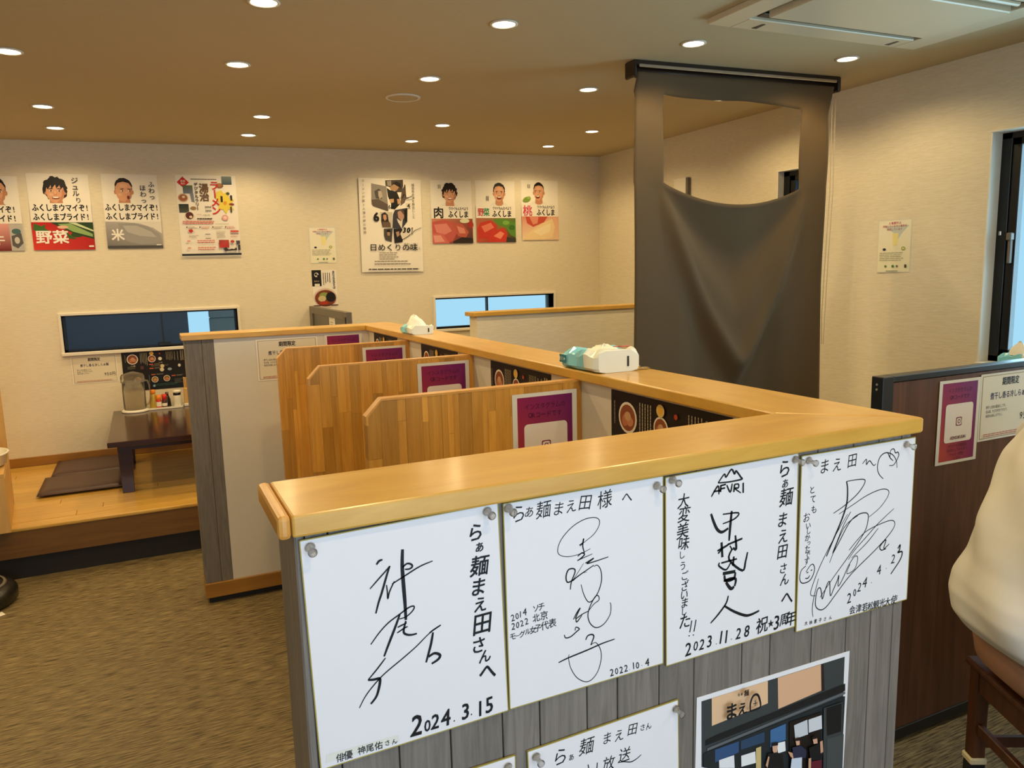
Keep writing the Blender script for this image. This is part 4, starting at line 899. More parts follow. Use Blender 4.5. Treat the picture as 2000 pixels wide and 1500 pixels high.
# hand-inked strokes and characters of the autograph boards, mm in the plane of the front panel
INK={"b1":{"s":[[1.94,211.0,-327.0,214.4,-323.3,218.3,-322.5],[1.31,202.1,-354.0,212.2,-344.7,221.2,-336.7,226.4,-331.5],[1.97,226.4,-331.5,223.2,-339.3,215.6,-360.9,211.2,-372.1,207.3,-384.5],[1.32,221.4,-353.2,222.0,-362.2,222.1,-370.0,224.2,-362.7,229.0,-353.7,230.9,-350.8],[1.33,227.9,-353.5,243.6,-346.7,261.7,-339.1,277.6,-335.5],[3.32,242.2,-314.8,240.9,-333.9,241.3,-356.3,242.0,-378.8,242.1,-400.3],[1.77,241.2,-336.2,246.4,-332.8,251.2,-334.2,252.8,-337.4,249.4,-339.6,243.9,-339.0],[1.34,199.6,-420.1,209.9,-408.5,221.2,-398.9,234.7,-391.8,246.1,-386.0,252.4,-385.6,251.5,-390.0,243.4,-396.1,234.5,-397.4],[2.24,235.2,-391.9,228.5,-407.3,219.9,-425.6,214.2,-438.4],[1.34,231.8,-407.0,236.3,-405.7,243.0,-403.9],[1.35,231.0,-413.6,239.4,-409.9,243.9,-408.7],[2.03,242.0,-401.4,239.4,-409.9,239.1,-415.5,243.4,-418.8,249.0,-420.1,254.6,-419.9],[1.34,215.8,-440.5,205.4,-451.4,194.1,-462.0],[2.48,194.1,-462.0,200.5,-463.3,207.0,-463.6,207.9,-466.8,206.4,-474.4,202.6,-484.8,195.7,-492.1],[1.13,182.3,-493.3,189.8,-481.3,200.1,-470.4,213.8,-459.3,234.2,-447.4,252.7,-436.0,269.2,-423.8,284.5,-416.3],[1.38,284.5,-416.3,276.3,-419.7,269.7,-422.8],[2.3,274.3,-423.2,270.9,-438.1,264.2,-458.6],[2.55,267.5,-452.4,275.0,-449.7,281.8,-453.7,279.3,-458.5,271.0,-462.0]],"g":[["ら",333.3,-310.6,21.6],["ぁ",337.4,-329.7,14.2],["麺",336.6,-352.7,24.2],["ま",334.5,-379.1,22.1],["え",336.1,-401.8,18.7],["田",337.7,-427.1,26.5],["さ",331.9,-453.2,20.2],["ん",340.0,-469.6,16.8],["へ",343.0,-491.0,24.1],["2",249.3,-534.5,28.1],["0",262.3,-539.1,15.6],["2",272.4,-536.6,20.2],["4",285.9,-535.8,22.7],[".",295.9,-542.3,16.8],["3",311.5,-534.7,21.7],[".",318.6,-540.4,17.0],["1",331.0,-536.7,21.4],["5",343.3,-535.2,22.0],["俳",157.3,-547.0,10.1],["優",166.4,-546.5,10.2],["神",181.9,-545.6,9.6],["尾",191.7,-545.9,9.6],["佑",202.0,-546.0,9.7],["さ",212.6,-545.8,6.9],["ん",221.1,-546.6,7.0]],"l":[[142.1,-538.7],[226.3,-540.1],[227.0,-548.4],[140.9,-548.6]]},"b2":{"s":[[0.9,476.9,-354.6,482.1,-351.0,497.5,-342.3,505.3,-332.2,505.4,-324.2,497.7,-320.0,482.5,-320.4,464.8,-327.5,449.7,-340.6,444.1,-353.1,446.9,-360.8,459.2,-365.4,476.8,-364.9,492.1,-360.9],[1.59,475.7,-353.3,480.8,-350.8,482.1,-345.3,480.7,-355.3,483.1,-364.9],[1.6,473.0,-367.6,479.3,-364.2,483.1,-367.2,476.7,-371.7,472.4,-373.2],[0.92,472.4,-373.2,481.8,-371.1,495.1,-368.4],[1.38,484.2,-378.9,497.1,-374.5,490.6,-377.9,486.8,-380.1,502.2,-379.0,519.2,-377.1],[0.69,481.7,-378.5,473.9,-388.4,464.9,-399.3,476.4,-392.4,486.6,-391.0],[1.6,461.5,-410.1,463.2,-400.1,468.9,-387.4,466.4,-382.8,458.9,-383.1,455.5,-391.6,457.4,-399.3,464.9,-398.1,479.0,-391.7,497.0,-384.2],[1.17,497.0,-386.1,502.2,-385.2,507.3,-392.8,508.5,-407.1,503.1,-422.4,493.9,-432.2,487.4,-431.9,481.1,-420.0,477.5,-406.5],[1.4,465.4,-451.6,470.6,-443.4,475.8,-438.0,470.5,-446.9,469.2,-451.3,478.2,-447.5,488.5,-445.1],[1.4,469.2,-451.3,470.4,-456.3,478.2,-448.7],[1.18,487.2,-446.0,496.4,-437.4,504.3,-433.3,503.0,-427.1,497.8,-428.3,489.9,-440.7,487.2,-451.9,490.9,-463.4,500.0,-471.0,511.9,-468.3,521.3,-457.3,522.7,-445.6,521.4,-440.6],[1.41,451.7,-469.4,453.6,-474.1,461.2,-474.1,470.2,-469.1,474.1,-466.5,469.0,-463.0,467.7,-467.4],[1.67,483.4,-484.2,486.8,-479.0,493.3,-478.9,495.9,-482.4,493.2,-488.9,491.1,-493.2],[0.97,491.1,-493.2,497.1,-491.1,501.6,-494.6,506.2,-504.2,506.9,-516.4,502.0,-532.1,492.6,-541.8,482.1,-542.6,469.3,-533.1,460.5,-517.7,457.4,-503.8,458.3,-498.1],[1.67,442.5,-505.4,456.9,-502.5,485.3,-498.9,509.0,-495.2,528.2,-493.8]],"g":[["ら",391.0,-297.4,21.5],["ぁ",405.4,-297.6,16.3],["麺",425.1,-297.5,21.4],["ま",446.8,-299.9,17.7],["え",464.8,-299.5,16.7],["田",485.3,-298.3,19.8],["様",514.6,-298.3,22.7],["へ",548.8,-301.4,17.3],["2",379.2,-429.5,9.8],["0",385.1,-428.6,8.9],["1",389.8,-427.4,9.0],["4",395.8,-425.4,10.3],["ソ",411.4,-424.4,9.5],["チ",419.2,-423.8,10.4],["2",379.5,-440.8,9.8],["0",385.5,-440.4,9.0],["2",391.4,-439.5,9.0],["2",397.9,-438.3,9.5],["北",411.6,-436.9,10.4],["京",422.8,-436.1,11.4],["モ",378.5,-454.1,9.0],["ー",384.8,-454.5,6.3],["グ",391.5,-453.8,8.6],["ル",399.2,-452.3,8.2],["女",406.7,-451.8,9.5],["子",413.7,-451.1,9.6],["代",423.5,-450.0,11.4],["表",434.6,-449.1,11.5],["2",523.3,-540.2,11.3],["0",530.9,-540.2,9.8],["2",538.3,-540.4,10.8],["2",546.0,-540.0,10.9],[".",551.5,-543.2,9.9],["1",558.1,-539.4,10.9],["0",564.6,-540.6,10.5],[".",571.6,-542.2,10.0],["4",580.6,-540.2,12.5]]},"b3":{"s":[[1.83,699.8,-303.9,710.7,-292.6,713.6,-297.6,723.2,-287.6,729.0,-295.2,731.7,-291.1,740.5,-301.4,742.1,-304.6,719.3,-305.2,699.8,-303.9],[1.81,688.2,-322.0,699.8,-308.0,701.5,-320.7],[1.59,691.7,-315.3,705.5,-315.2],[1.82,704.8,-307.6,704.2,-317.7],[1.59,704.0,-308.6,713.8,-307.8],[1.59,704.1,-313.2,712.5,-312.8],[1.83,715.2,-309.1,721.9,-320.4,725.1,-308.3],[1.84,729.4,-310.1,728.2,-321.3],[1.61,729.4,-310.1,736.5,-311.1,736.1,-316.3,729.5,-316.0,741.1,-324.5],[1.85,745.1,-310.1,745.4,-325.1],[3.0,688.1,-346.5,693.0,-359.1,699.6,-371.3,708.1,-376.7,719.4,-372.9],[1.63,709.0,-350.8,737.5,-353.2,730.5,-360.9,709.3,-364.7],[2.79,725.1,-348.4,723.0,-368.9,721.2,-391.8],[2.1,700.2,-403.0,712.8,-399.6,721.3,-396.9],[2.58,707.6,-391.6,709.5,-414.1],[1.63,708.6,-401.1,701.7,-407.2],[1.89,718.5,-397.1,745.7,-392.7],[2.6,732.5,-385.6,734.5,-406.4,728.6,-403.6],[1.41,722.8,-399.5,727.8,-407.0],[1.89,704.8,-421.3,703.5,-425.7,716.4,-434.2,724.8,-425.2],[2.39,727.2,-404.6,721.8,-419.9,746.9,-441.4,752.5,-428.2,755.9,-415.1],[1.66,707.6,-422.4,736.3,-421.6],[2.13,730.4,-416.9,729.2,-430.8],[3.1,710.8,-438.9,733.8,-440.0],[2.86,713.7,-441.9,716.7,-450.7,731.1,-450.1,733.8,-441.2],[2.87,712.5,-450.3,725.3,-449.4,734.7,-452.0,732.9,-462.4],[3.35,716.8,-453.1,725.7,-464.4,732.0,-462.7],[1.91,721.6,-474.3,717.5,-485.3,703.4,-498.9,690.0,-508.9],[2.69,714.7,-488.3,732.3,-500.6,753.1,-511.4,765.1,-512.9,780.7,-510.3]],"g":[["大",640.4,-320.2,20.0],["変",641.9,-339.3,21.2],["美",639.5,-362.4,21.3],["味",641.8,-380.8,19.2],["し",639.0,-397.2,11.3],["う",640.0,-413.2,12.5],["ご",644.1,-427.8,13.3],["ざ",644.3,-442.7,14.3],["い",643.1,-456.2,14.3],["ま",644.0,-468.0,14.4],["し",643.3,-480.6,11.2],["た",644.8,-494.9,21.0],["!",654.6,-508.8,25.9],["!",662.0,-509.4,26.0],["ら",823.2,-300.2,26.1],["ぁ",825.0,-323.0,16.2],["麺",827.9,-343.6,26.4],["ま",822.0,-377.5,22.3],["え",823.9,-403.1,21.5],["田",823.2,-427.3,21.6],["さ",825.7,-453.5,16.1],["ん",829.5,-471.5,18.7],["へ",835.4,-502.5,25.2],["2",650.8,-538.6,21.3],["0",663.8,-537.0,15.2],["2",674.9,-537.4,17.2],["3",688.4,-535.9,19.2],[".",700.5,-542.5,14.5],["1",709.3,-535.0,21.3],["1",719.1,-536.2,21.4],[".",728.3,-542.0,14.7],["2",741.9,-536.8,18.4],["8",757.7,-536.9,19.3],["祝",786.9,-533.9,23.7],["★",803.8,-535.3,12.6],["3",815.3,-536.8,24.0],["周",829.7,-535.6,18.2],["年",843.6,-536.5,22.4]]},"b4":{"s":[[1.27,984.1,-314.9,992.3,-308.5,992.8,-317.3,999.4,-311.9,1008.7,-320.7,1013.8,-318.9],[1.28,1032.2,-345.7,1022.0,-336.5,1017.7,-324.5,1022.0,-309.9,1034.0,-303.8,1050.4,-308.5,1060.3,-320.0,1062.9,-332.0],[1.29,1045.3,-311.7,1046.3,-301.6,1053.4,-299.9,1057.5,-306.9,1062.9,-306.3,1065.2,-313.0,1055.2,-325.8,1044.4,-325.6],[1.29,1039.3,-303.2,1045.3,-312.9,1053.0,-319.1],[2.29,950.8,-338.2,953.8,-350.6,953.4,-373.1,944.5,-396.8,929.2,-424.4,914.0,-451.9],[1.28,950.8,-338.2,975.2,-338.7,990.9,-341.5,988.0,-350.7,973.2,-363.6,946.8,-377.1,925.5,-384.9],[1.05,937.4,-388.1,967.2,-377.8,997.7,-367.4,1029.1,-362.4,1045.5,-366.9,1044.4,-377.1,1027.5,-392.6,1003.5,-404.1],[1.29,962.7,-388.5,948.5,-407.6,936.3,-430.8,927.2,-449.4,939.8,-433.9,961.9,-404.8,982.0,-395.4,999.5,-397.1,1002.0,-409.0,994.4,-428.4,961.7,-461.1,929.3,-490.7,903.8,-516.1],[1.02,956.1,-391.2,929.2,-424.4,901.4,-464.7,886.4,-494.5,883.7,-507.9,893.7,-511.3],[1.05,1060.4,-399.2,1025.6,-418.2,998.5,-436.9,975.0,-453.3,962.0,-466.3],[1.3,962.8,-451.0,994.4,-428.4,1032.9,-419.5,1058.2,-418.5,1064.3,-427.5,1052.4,-441.3,1021.3,-461.9,970.3,-491.2,937.5,-518.2,918.0,-534.7,904.8,-536.9,894.4,-526.8,896.7,-504.3,903.1,-500.6,906.9,-511.6,909.0,-519.8,916.4,-500.8,922.8,-494.5,925.6,-518.2,931.9,-509.2,939.7,-495.4,942.7,-488.2,941.9,-506.2,951.6,-495.2,962.6,-476.7,975.6,-463.7,982.8,-467.7,976.8,-484.7,959.8,-489.1,965.9,-474.8],[1.03,899.0,-484.5,890.5,-513.2,888.1,-533.1,890.3,-545.2],[1.6,1046.7,-464.0,1035.9,-464.6,1031.9,-458.6,1038.6,-452.0,1045.7,-449.3,1041.2,-463.0,1053.6,-457.3],[1.02,921.2,-463.5,948.8,-412.7,978.7,-397.4],[1.05,1026.1,-426.1,1002.5,-445.4,968.8,-465.0],[1.27,871.8,-458.9,862.4,-464.5,859.7,-476.4,864.9,-485.0,877.8,-485.2,885.7,-479.2,890.0,-467.5,886.4,-459.2,880.0,-460.5,872.3,-469.0],[1.27,873.9,-470.6,877.2,-469.9],[1.27,881.9,-468.4,885.2,-467.8],[1.27,871.1,-478.8,876.6,-479.4,880.6,-475.7],[2.17,1074.7,-469.2,1079.8,-463.5,1078.6,-472.6,1075.1,-476.0,1085.3,-476.6,1081.7,-489.4,1060.9,-510.0]],"g":[["ま",903.6,-307.7,22.0],["え",929.8,-308.8,21.0],["田",961.5,-306.9,21.2],["と",879.5,-340.7,12.2],["て",881.7,-355.6,12.3],["も",884.1,-371.9,12.4],["お",870.1,-381.9,14.8],["い",873.9,-396.0,11.2],["し",875.2,-404.4,9.9],["か",873.1,-414.4,11.2],["っ",876.1,-423.6,8.8],["た",873.9,-431.9,11.3],["で",874.3,-441.9,11.3],["す",873.1,-451.6,11.3],["2",967.3,-531.1,18.6],["0",979.2,-524.5,12.8],["2",989.3,-517.4,16.5],["4",1001.3,-512.0,18.7],[".",1015.7,-515.0,14.8],["4",1032.6,-497.1,17.8],[".",1049.0,-497.7,14.9],["2",1064.7,-484.7,16.8],["会",975.5,-552.7,13.4],["津",989.6,-553.2,13.5],["若",1003.9,-554.3,13.5],["松",1017.2,-555.3,13.6],["観",1030.3,-555.5,13.7],["光",1043.8,-555.8,13.7],["大",1056.7,-556.8,13.8],["使",1071.6,-556.5,15.3],["大",875.8,-552.1,6.5],["林",885.7,-553.1,6.5],["素",895.6,-553.3,6.5],["子",905.6,-553.8,6.5],["さ",915.7,-554.3,6.3],["ん",927.5,-554.4,6.3]]},"b5":{"s":[[1.21,533.5,-675.8,542.2,-677.2,553.2,-681.1,562.0,-679.9,570.9,-675.7],[1.17,484.8,-662.9,486.7,-673.4],[1.18,499.4,-664.7,498.2,-677.2]],"g":[["ら",443.3,-638.0,23.8],["ぁ",459.4,-644.0,10.6],["麺",483.1,-635.1,23.2],["ま",515.6,-633.5,16.6],["え",534.8,-635.4,16.8],["田",556.6,-633.1,16.9],["さ",573.2,-635.1,9.6],["ん",583.2,-636.1,10.1],["放",517.4,-671.5,19.8],["送",543.3,-666.9,20.0]]}}
PHOTO=[["3a3f40",677.5,-622.8,965.8,-629.9,976.8,-828.8,679.1,-731.4],["e2bb93",696.1,-621.0,803.3,-625.9,804.6,-666.0,697.0,-671.3],["d8ac88",823.1,-626.0,913.1,-629.4,916.1,-675.8,825.8,-681.5],["2a2220",913.1,-629.4,918.8,-628.8,923.2,-677.8,917.0,-677.1],["1a1c1e",704.4,-688.2,968.5,-678.0,969.2,-690.5,685.7,-698.8,685.5,-690.6],["5f6468",688.1,-703.6,969.2,-691.6,969.5,-696.1,688.2,-708.1],["23292c",681.1,-709.6,969.7,-699.5,976.8,-828.8,681.5,-732.2],["33507a",702.4,-710.2,747.4,-710.7,747.8,-728.7,702.8,-730.9],["2c4560",751.1,-710.8,797.6,-710.4,798.1,-727.5,751.4,-725.6],["3f6a98",809.2,-710.7,840.5,-709.3,841.5,-736.6,810.1,-739.8],["e4e6ea",709.5,-728.9,738.0,-729.7,739.7,-751.2,710.2,-741.6],["e6e8e8",751.7,-735.1,779.3,-736.5,781.1,-756.2,752.6,-753.4],["c9b27a",780.4,-731.6,790.6,-731.6,791.7,-768.3,781.4,-764.9],["1b1512",847.0,-708.1,915.0,-710.6,919.8,-810.1,850.0,-787.3],["c6ccd2",856.7,-716.3,884.9,-714.9,887.4,-740.9,860.3,-740.2],["d0d4da",886.9,-715.5,915.3,-716.1,917.3,-740.0,888.7,-738.4],["3b4042",918.9,-705.1,961.4,-706.1,973.8,-827.8,925.5,-812.0],["15181a",924.6,-706.7,958.6,-707.6,959.8,-757.3,928.4,-755.6],["444a4a",928.7,-761.2,966.0,-763.6,969.4,-826.4,932.7,-814.4],["b9c2b0",949.4,-805.0,961.6,-806.6,963.1,-817.4,950.6,-816.1],["e8ecec",820.4,-734.4,837.5,-736.5,839.4,-753.3,823.6,-752.7],["d2a488",811.3,-734.8,822.6,-737.2,821.4,-749.8,815.7,-750.2,812.4,-744.8],["1c1816",810.4,-731.3,822.9,-733.0,822.6,-738.3,811.3,-736.3],["16171a",802.6,-746.0,820.9,-749.6,833.0,-756.7,836.5,-782.9,800.8,-771.2],["c99a7e",798.0,-763.9,802.7,-750.3,805.4,-752.3,802.0,-769.5],["d2a488",857.6,-739.4,867.1,-741.2,867.5,-751.2,860.7,-750.2],["1c1816",855.4,-737.6,866.9,-737.9,868.5,-743.9,857.1,-741.4],["2a2f45",851.3,-750.5,868.9,-752.7,881.6,-764.4,880.8,-777.4,854.8,-770.2],["c8d4e4",850.7,-768.9,872.5,-773.6,874.7,-795.4,848.7,-786.9],["c99a7e",842.1,-754.2,851.7,-759.4,854.8,-771.3,847.9,-764.7],["d2a488",893.2,-747.0,902.9,-747.8,904.8,-759.5,896.4,-758.0],["1c1816",891.7,-744.4,901.4,-745.1,903.8,-750.3,892.7,-749.1],["15171b",885.6,-761.2,907.6,-760.3,918.1,-775.9,914.6,-790.5,890.7,-785.0],["5e1c2c",892.2,-786.6,914.6,-790.5,916.9,-809.2,891.4,-800.9],["c99a7e",908.9,-757.4,914.4,-756.9,916.8,-777.7,911.2,-778.2],["c99a7e",885.0,-778.7,890.5,-779.4,892.8,-801.3,887.2,-799.5]]
PHG=[["ら", 739.3, -629.4, 5.3], ["ぁ", 744.7, -630.1, 4.5], ["麺", 754.0, -630.6, 9.1], ["ま", 726.5, -651.9, 24.6], ["え", 747.2, -653.7, 18.6]]
PHS=[[3.75, 762.2, -663.2, 761.9, -649.7, 766.6, -639.6, 774.0, -638.6, 779.2, -646.3, 780.9, -661.3, 762.2, -662.2], [1.25, 766.9, -652.1, 775.6, -652.5], [1.25, 771.2, -647.1, 771.5, -656.5]]

# ------------------------------------------------------------------ autograph boards on the front panel
BQ = {'b1': (248.9, -417.4, 234.7, 271.8, .0228), 'b2': (489.0, -415.4, 236.2, 269.0, .0054), 'b3': (731.2, -417.7, 239.7, 271.7, .0113), 'b4': (979.6, -424.4, 247.6, 276.3, -.0024), 'b5': (517.2, -749.5, 239.3, 273, .0203), 'b6': (257.5, -751.0, 239.3, 273, -.004)}
BL = {'b1': 'white autograph board, leftmost of the top row, dated 2024.3.15', 'b2': 'white autograph board, second from the left in the top row, dated 2022.10.4', 'b3': 'white autograph board with a small mountain sketch, dated 2023.11.28',
      'b4': 'white autograph board, rightmost of the top row, with a smiling face and heart', 'b5': 'white autograph board in the lower row beside the shopfront photo', 'b6': 'white autograph board cut off by the bottom edge, only its upper corner showing'}
ANG = .0
def board(k, th=.0022):
    cx, cz, w_, h_, r_ = BQ[k]
    y = .8180 if k != 'b1' else .8170
    o = sheet('autograph_board', BL[k], 'autograph board', (cx / 1000, y, H + cz / 1000), '-y', w_ / 1000, h_ / 1000, th, 'card_white', r_, 'autograph boards on the front panel', edge='board_edge')
    bm = B()
    a, b_ = w_ / 2000, h_ / 2000; e = .0010
    for q in ((-a, a, b_ - e, b_ + .0003), (-a, a, -b_ - .0003, -b_ + e), (-a - .0003, -a + e, -b_, b_), (a - e, a + .0003, -b_, b_)): box(bm, *q, .0002, th + .0002)
    ed = obj('gilt_edge', bm, 'board_edge', o, local=True)
    if k in INK:
        p = Print(w_ / 1000, h_ / 1000); c, s = math.cos(r_), math.sin(r_); d = INK[k]
        def loc(x, z): dx, dz = (x - cx) / 1000, (z - cz) / 1000; return (dx * c + dz * s, -dx * s + dz * c)
        if 'l' in d:
            q = [loc(*v) for v in d['l']][::-1]; p.add(q, srgb('e2e2d8'), p.up())
        z = p.up(); r = random.Random(len(d['s']))
        for st in d['s']:
            pts = [loc(st[i], st[i + 1]) for i in range(1, len(st), 2)]; p.stroke(pts, st[0] / 1000 * {'b1': 1.35, 'b2': 1.25, 'b3': 1.6, 'b4': 1.35, 'b5': 1.3}[k], '17181b', z)
        for n, (ch, x, zz, sz) in enumerate(d['g']):
            x, y_ = loc(x, zz); sz /= 1000
            digit = ch.isascii()
            small = sz < .014
            if ch == '!': p.stroke([(x + sz * .08, y_ + sz * .45), (x - sz * .06, y_ - sz * .2)], sz * .07, '17181b', z + .00001); p.stroke([(x - sz * .09, y_ - sz * .36), (x - sz * .11, y_ - sz * .42)], sz * .08, '17181b', z + .00001); continue
            if ch == '.': p.stroke([(x, y_ - sz * .02), (x + sz * .07, y_ - sz * .06)], sz * .11, '17181b', z + .00001); continue
            size = sz * (1.30 if digit else 1.12)
            p.glyph(ch, x, y_, size, '17181b', bold=(.004 if small else {'b1': .014, 'b3': .006}.get(k, 0)), rot=r.uniform(-.08, .10), sx=(.85 if digit else .92), z=z + .00001 * (n + 1), shear=.16 if not small else 0)
        p.build('lettering', o)
    return o
for k in BQ: board(k)
PIN = [(139.3, -293.1, 'top left corner of the leftmost autograph board'), (348.5, -287.0, 'top right corner of the leftmost autograph board'), (376.3, -287.5, 'top left corner of the second autograph board'), (594.9, -291.8, 'top right corner of the second autograph board'),
       (620.3, -287.5, 'top left corner of the board with the mountain sketch'), (841.8, -288.8, 'top right corner of the board with the mountain sketch'), (868.6, -293.6, 'top left corner of the rightmost autograph board'), (1080, -295.4, 'top right corner of the rightmost autograph board'),
       (628.8, -622.5, 'top right corner of the lower autograph board by the photo'), (406.3, -625.2, 'top left corner of the lower autograph board by the photo'), (366.0, -626.3, 'corner of the board cut off by the bottom edge')]
p0 = None
for x, z, d in PIN:
    if p0 is None:
        p0 = thing('push_pin', '', 'push pin', (x / 1000, .8145, H + z / 1000), 0, 'clear push pins holding the autograph boards')
        Mx = Matrix.Rotation(PI / 2, 4, 'X')
        o = obj('pin_head', lathe(B(), [(0, .0), (.0052, .0), (.0058, .0012), (.0040, .003), (.0030, .006), (.0034, .011), (.0052, .0135), (.0050, .0155), (0, .016)], n=18), 'pin_clear', p0, local=True, smooth=True); o.matrix_local = Matrix.Rotation(PI / 2 + .12, 4, 'X')
        o = obj('needle', lathe(B(), [(0, -.004), (.0006, -.002), (.0006, .010), (0, .011)], n=8), 'bright_metal', p0, local=True); o.matrix_local = Matrix.Rotation(PI / 2 + .12, 4, 'X')
        t = p0
    else: t = dup(p0, (x / 1000, .8145, H + z / 1000))
    t['label'] = 'clear push pin at the ' + d

# the shopfront photograph print
cx, cz, w_, h_ = 821.3, -741.7, 307.5, 240
o = sheet('photo_print', 'glossy colour photo of the shopfront with three staff posing, on the grey planks', 'photo', (cx / 1000, .8190, H + cz / 1000), '-y', w_ / 1000, h_ / 1000, .0007, 'paper', -.0145)
o.data.materials[0] = MATS['card_white']
p = Print(w_ / 1000, h_ / 1000); c, s = math.cos(-.0145), math.sin(-.0145)
def loc(x, z): dx, dz = (x - cx) / 1000, (z - cz) / 1000; return (dx * c + dz * s, -dx * s + dz * c)
lim = lambda q: (max(-.1470, min(.1470, q[0])), max(-.113, min(.1125, q[1])))
BOT = -805                                   # figures run on below the traced part
for L in PHOTO:
    q = [loc(L[i], L[i + 1]) for i in range(1, len(L), 2)]
    zb = loc(0, -800)[1]
    q = [lim((x, y - (.06 if y < -.050 else 0))) for x, y in q]
    A = sum(q[i][0] * q[(i + 1) % len(q)][1] - q[(i + 1) % len(q)][0] * q[i][1] for i in range(len(q)))
    p.add(q if A > 0 else q[::-1], srgb(L[0]), p.up())
z = p.up()
for ch, x, zz, sz in PHG: a, b_ = loc(x, zz); p.glyph(ch, a, b_, sz / 1000 * 1.15, '1a1b1e', bold=.03, sx=.9, z=z + .00001 * len(p.F) / 1000, shear=0)
for st in PHS: p.stroke([loc(st[i], st[i + 1]) for i in range(1, len(st), 2)], st[0] / 1000, '1a1b1e', z)
p.build('photo_image', o)

# ------------------------------------------------------------------ posters
def corners(name, label, cat, x0, x1, z0, z1, y=YB, curl=0, rot=0, th=.0006, group=None, mat='paper', xs_=None):
    w_, h_ = x1 - x0, z1 - z0
    return sheet(name, label, cat, ((x0 + x1) / 2, y - .0012, H + (z0 + z1) / 2), '-y', w_, h_, th, mat, rot, group, curl), Print(w_, h_)
HAIR = '1d1713'; SK = 'd9a07a'; SK2 = 'c48864'
def portrait(p, u, v, r, look=0, hair='bowl', mouth='smile', neck=True, body='e6e2d8', jaw=1.0):
    """head of radius r (fraction of the width) at u, v, drawn as flat print"""
    ar = p.w / p.h; E = lambda du, dv, a, b_, c, rot=0: p.ell(u + du * r, v + dv * r * ar, a * r, b_ * r, c, 22, rot)
    if neck:
        p.poly([(u - 1.9 * r, v + 2.35 * r * ar), (u - 1.2 * r, v + 1.5 * r * ar), (u - .5 * r, v + 1.2 * r * ar), (u + .5 * r, v + 1.2 * r * ar), (u + 1.2 * r, v + 1.6 * r * ar), (u + 1.7 * r, v + 2.35 * r * ar)], body)
        p.poly([(u - .5 * r, v + .6 * r * ar), (u + .5 * r, v + .6 * r * ar), (u + .62 * r, v + 1.6 * r * ar), (u, v + 2.0 * r * ar), (u - .62 * r, v + 1.6 * r * ar)], SK2)
    def shag(cx, cy, ra, rb, c, amp, seed, a0=0, a1=360, n=34):
        q = random.Random(seed); P = []
        for k in range(n + 1):
            a = math.radians(a0 + (a1 - a0) * k / n); f = 1 + amp * (q.random() - .3); P.append((u + (cx + ra * f * math.cos(a)) * r, v + (cy + rb * f * math.sin(a)) * r * ar))
        p.poly(P, c)
    sd = int(u * 100 + v * 1000)
    if hair == 'bowl': shag(0, -.12, 1.05, 1.16, HAIR, .16, sd)
    elif hair == 'short': shag(0, -.34, .90, 1.0, HAIR, .10, sd)
    else: shag(0, -.40, .84, .92, HAIR, .07, sd); E(0, -.18, .86, .72, '4a3a30')
    E(-.84, .20, .13, .24, SK2); E(.84, .20, .13, .24, SK2)
    p.poly([(u + x * r, v + y * r * ar) for x, y in ((-.80, -.35), (-.55, -.78), (0, -.92), (.55, -.78), (.80, -.35), (.80, .30), (.68, .78), (.38, 1.14), (0, 1.26), (-.38, 1.14), (-.68, .78), (-.80, .30))], SK)
    p.poly([(u + x * r, v + y * r * ar) for x, y in ((.80, -.35), (.80, .30), (.68, .78), (.38, 1.14), (0, 1.26), (.30, .95), (.52, .50), (.60, .0))], SK2)
    E(-.40, .45, .20, .14, 'e2ae8c'); E(0, -.50, .40, .22, 'e0ac88')
    if hair == 'bowl': p.poly([(u + x * r, v + y * r * ar) for x, y in ((-.95, .30), (-1.0, -.5), (-.5, -1.1), (.4, -1.15), (.98, -.6), (.98, .35), (.80, .10), (.72, -.30), (.50, -.12), (.42, -.50), (.12, -.16), (.05, -.55), (-.30, -.10), (-.34, -.50), (-.62, -.05), (-.74, -.28), (-.82, .12))], HAIR)
    L = look * .22
    for s in (-1, 1): E(.36 * s + L, -.13, .20, .045, HAIR, .12 * s); E(.36 * s + L, .07, .15, .06, 'f2ebe2'); E(.36 * s + L * 1.2, .07, .075, .07, '20160f')
    E(L * 1.4, .40, .13, .07, SK2); E(L * 1.4 - .02, .25, .05, .2, 'e6b695')
    if mouth == 'smile': E(L, .74, .34, .13, '8c3d2e'); E(L, .70, .28, .07, 'f6f1ea')
    elif mouth == 'o': E(L * 2, .76, .14, .20, '6a2a20')
    else: E(L, .72, .36, .24, '7c3226'); E(L, .62, .28, .08, 'f6f1ea')
def leaf(p, u, v, ru, rv, c1, c2, rot=0): p.ell(u, v, ru, rv, c1, 18, rot); p.ell(u - ru * .15, v - rv * .1, ru * .7, rv * .55, c2, 18, rot)
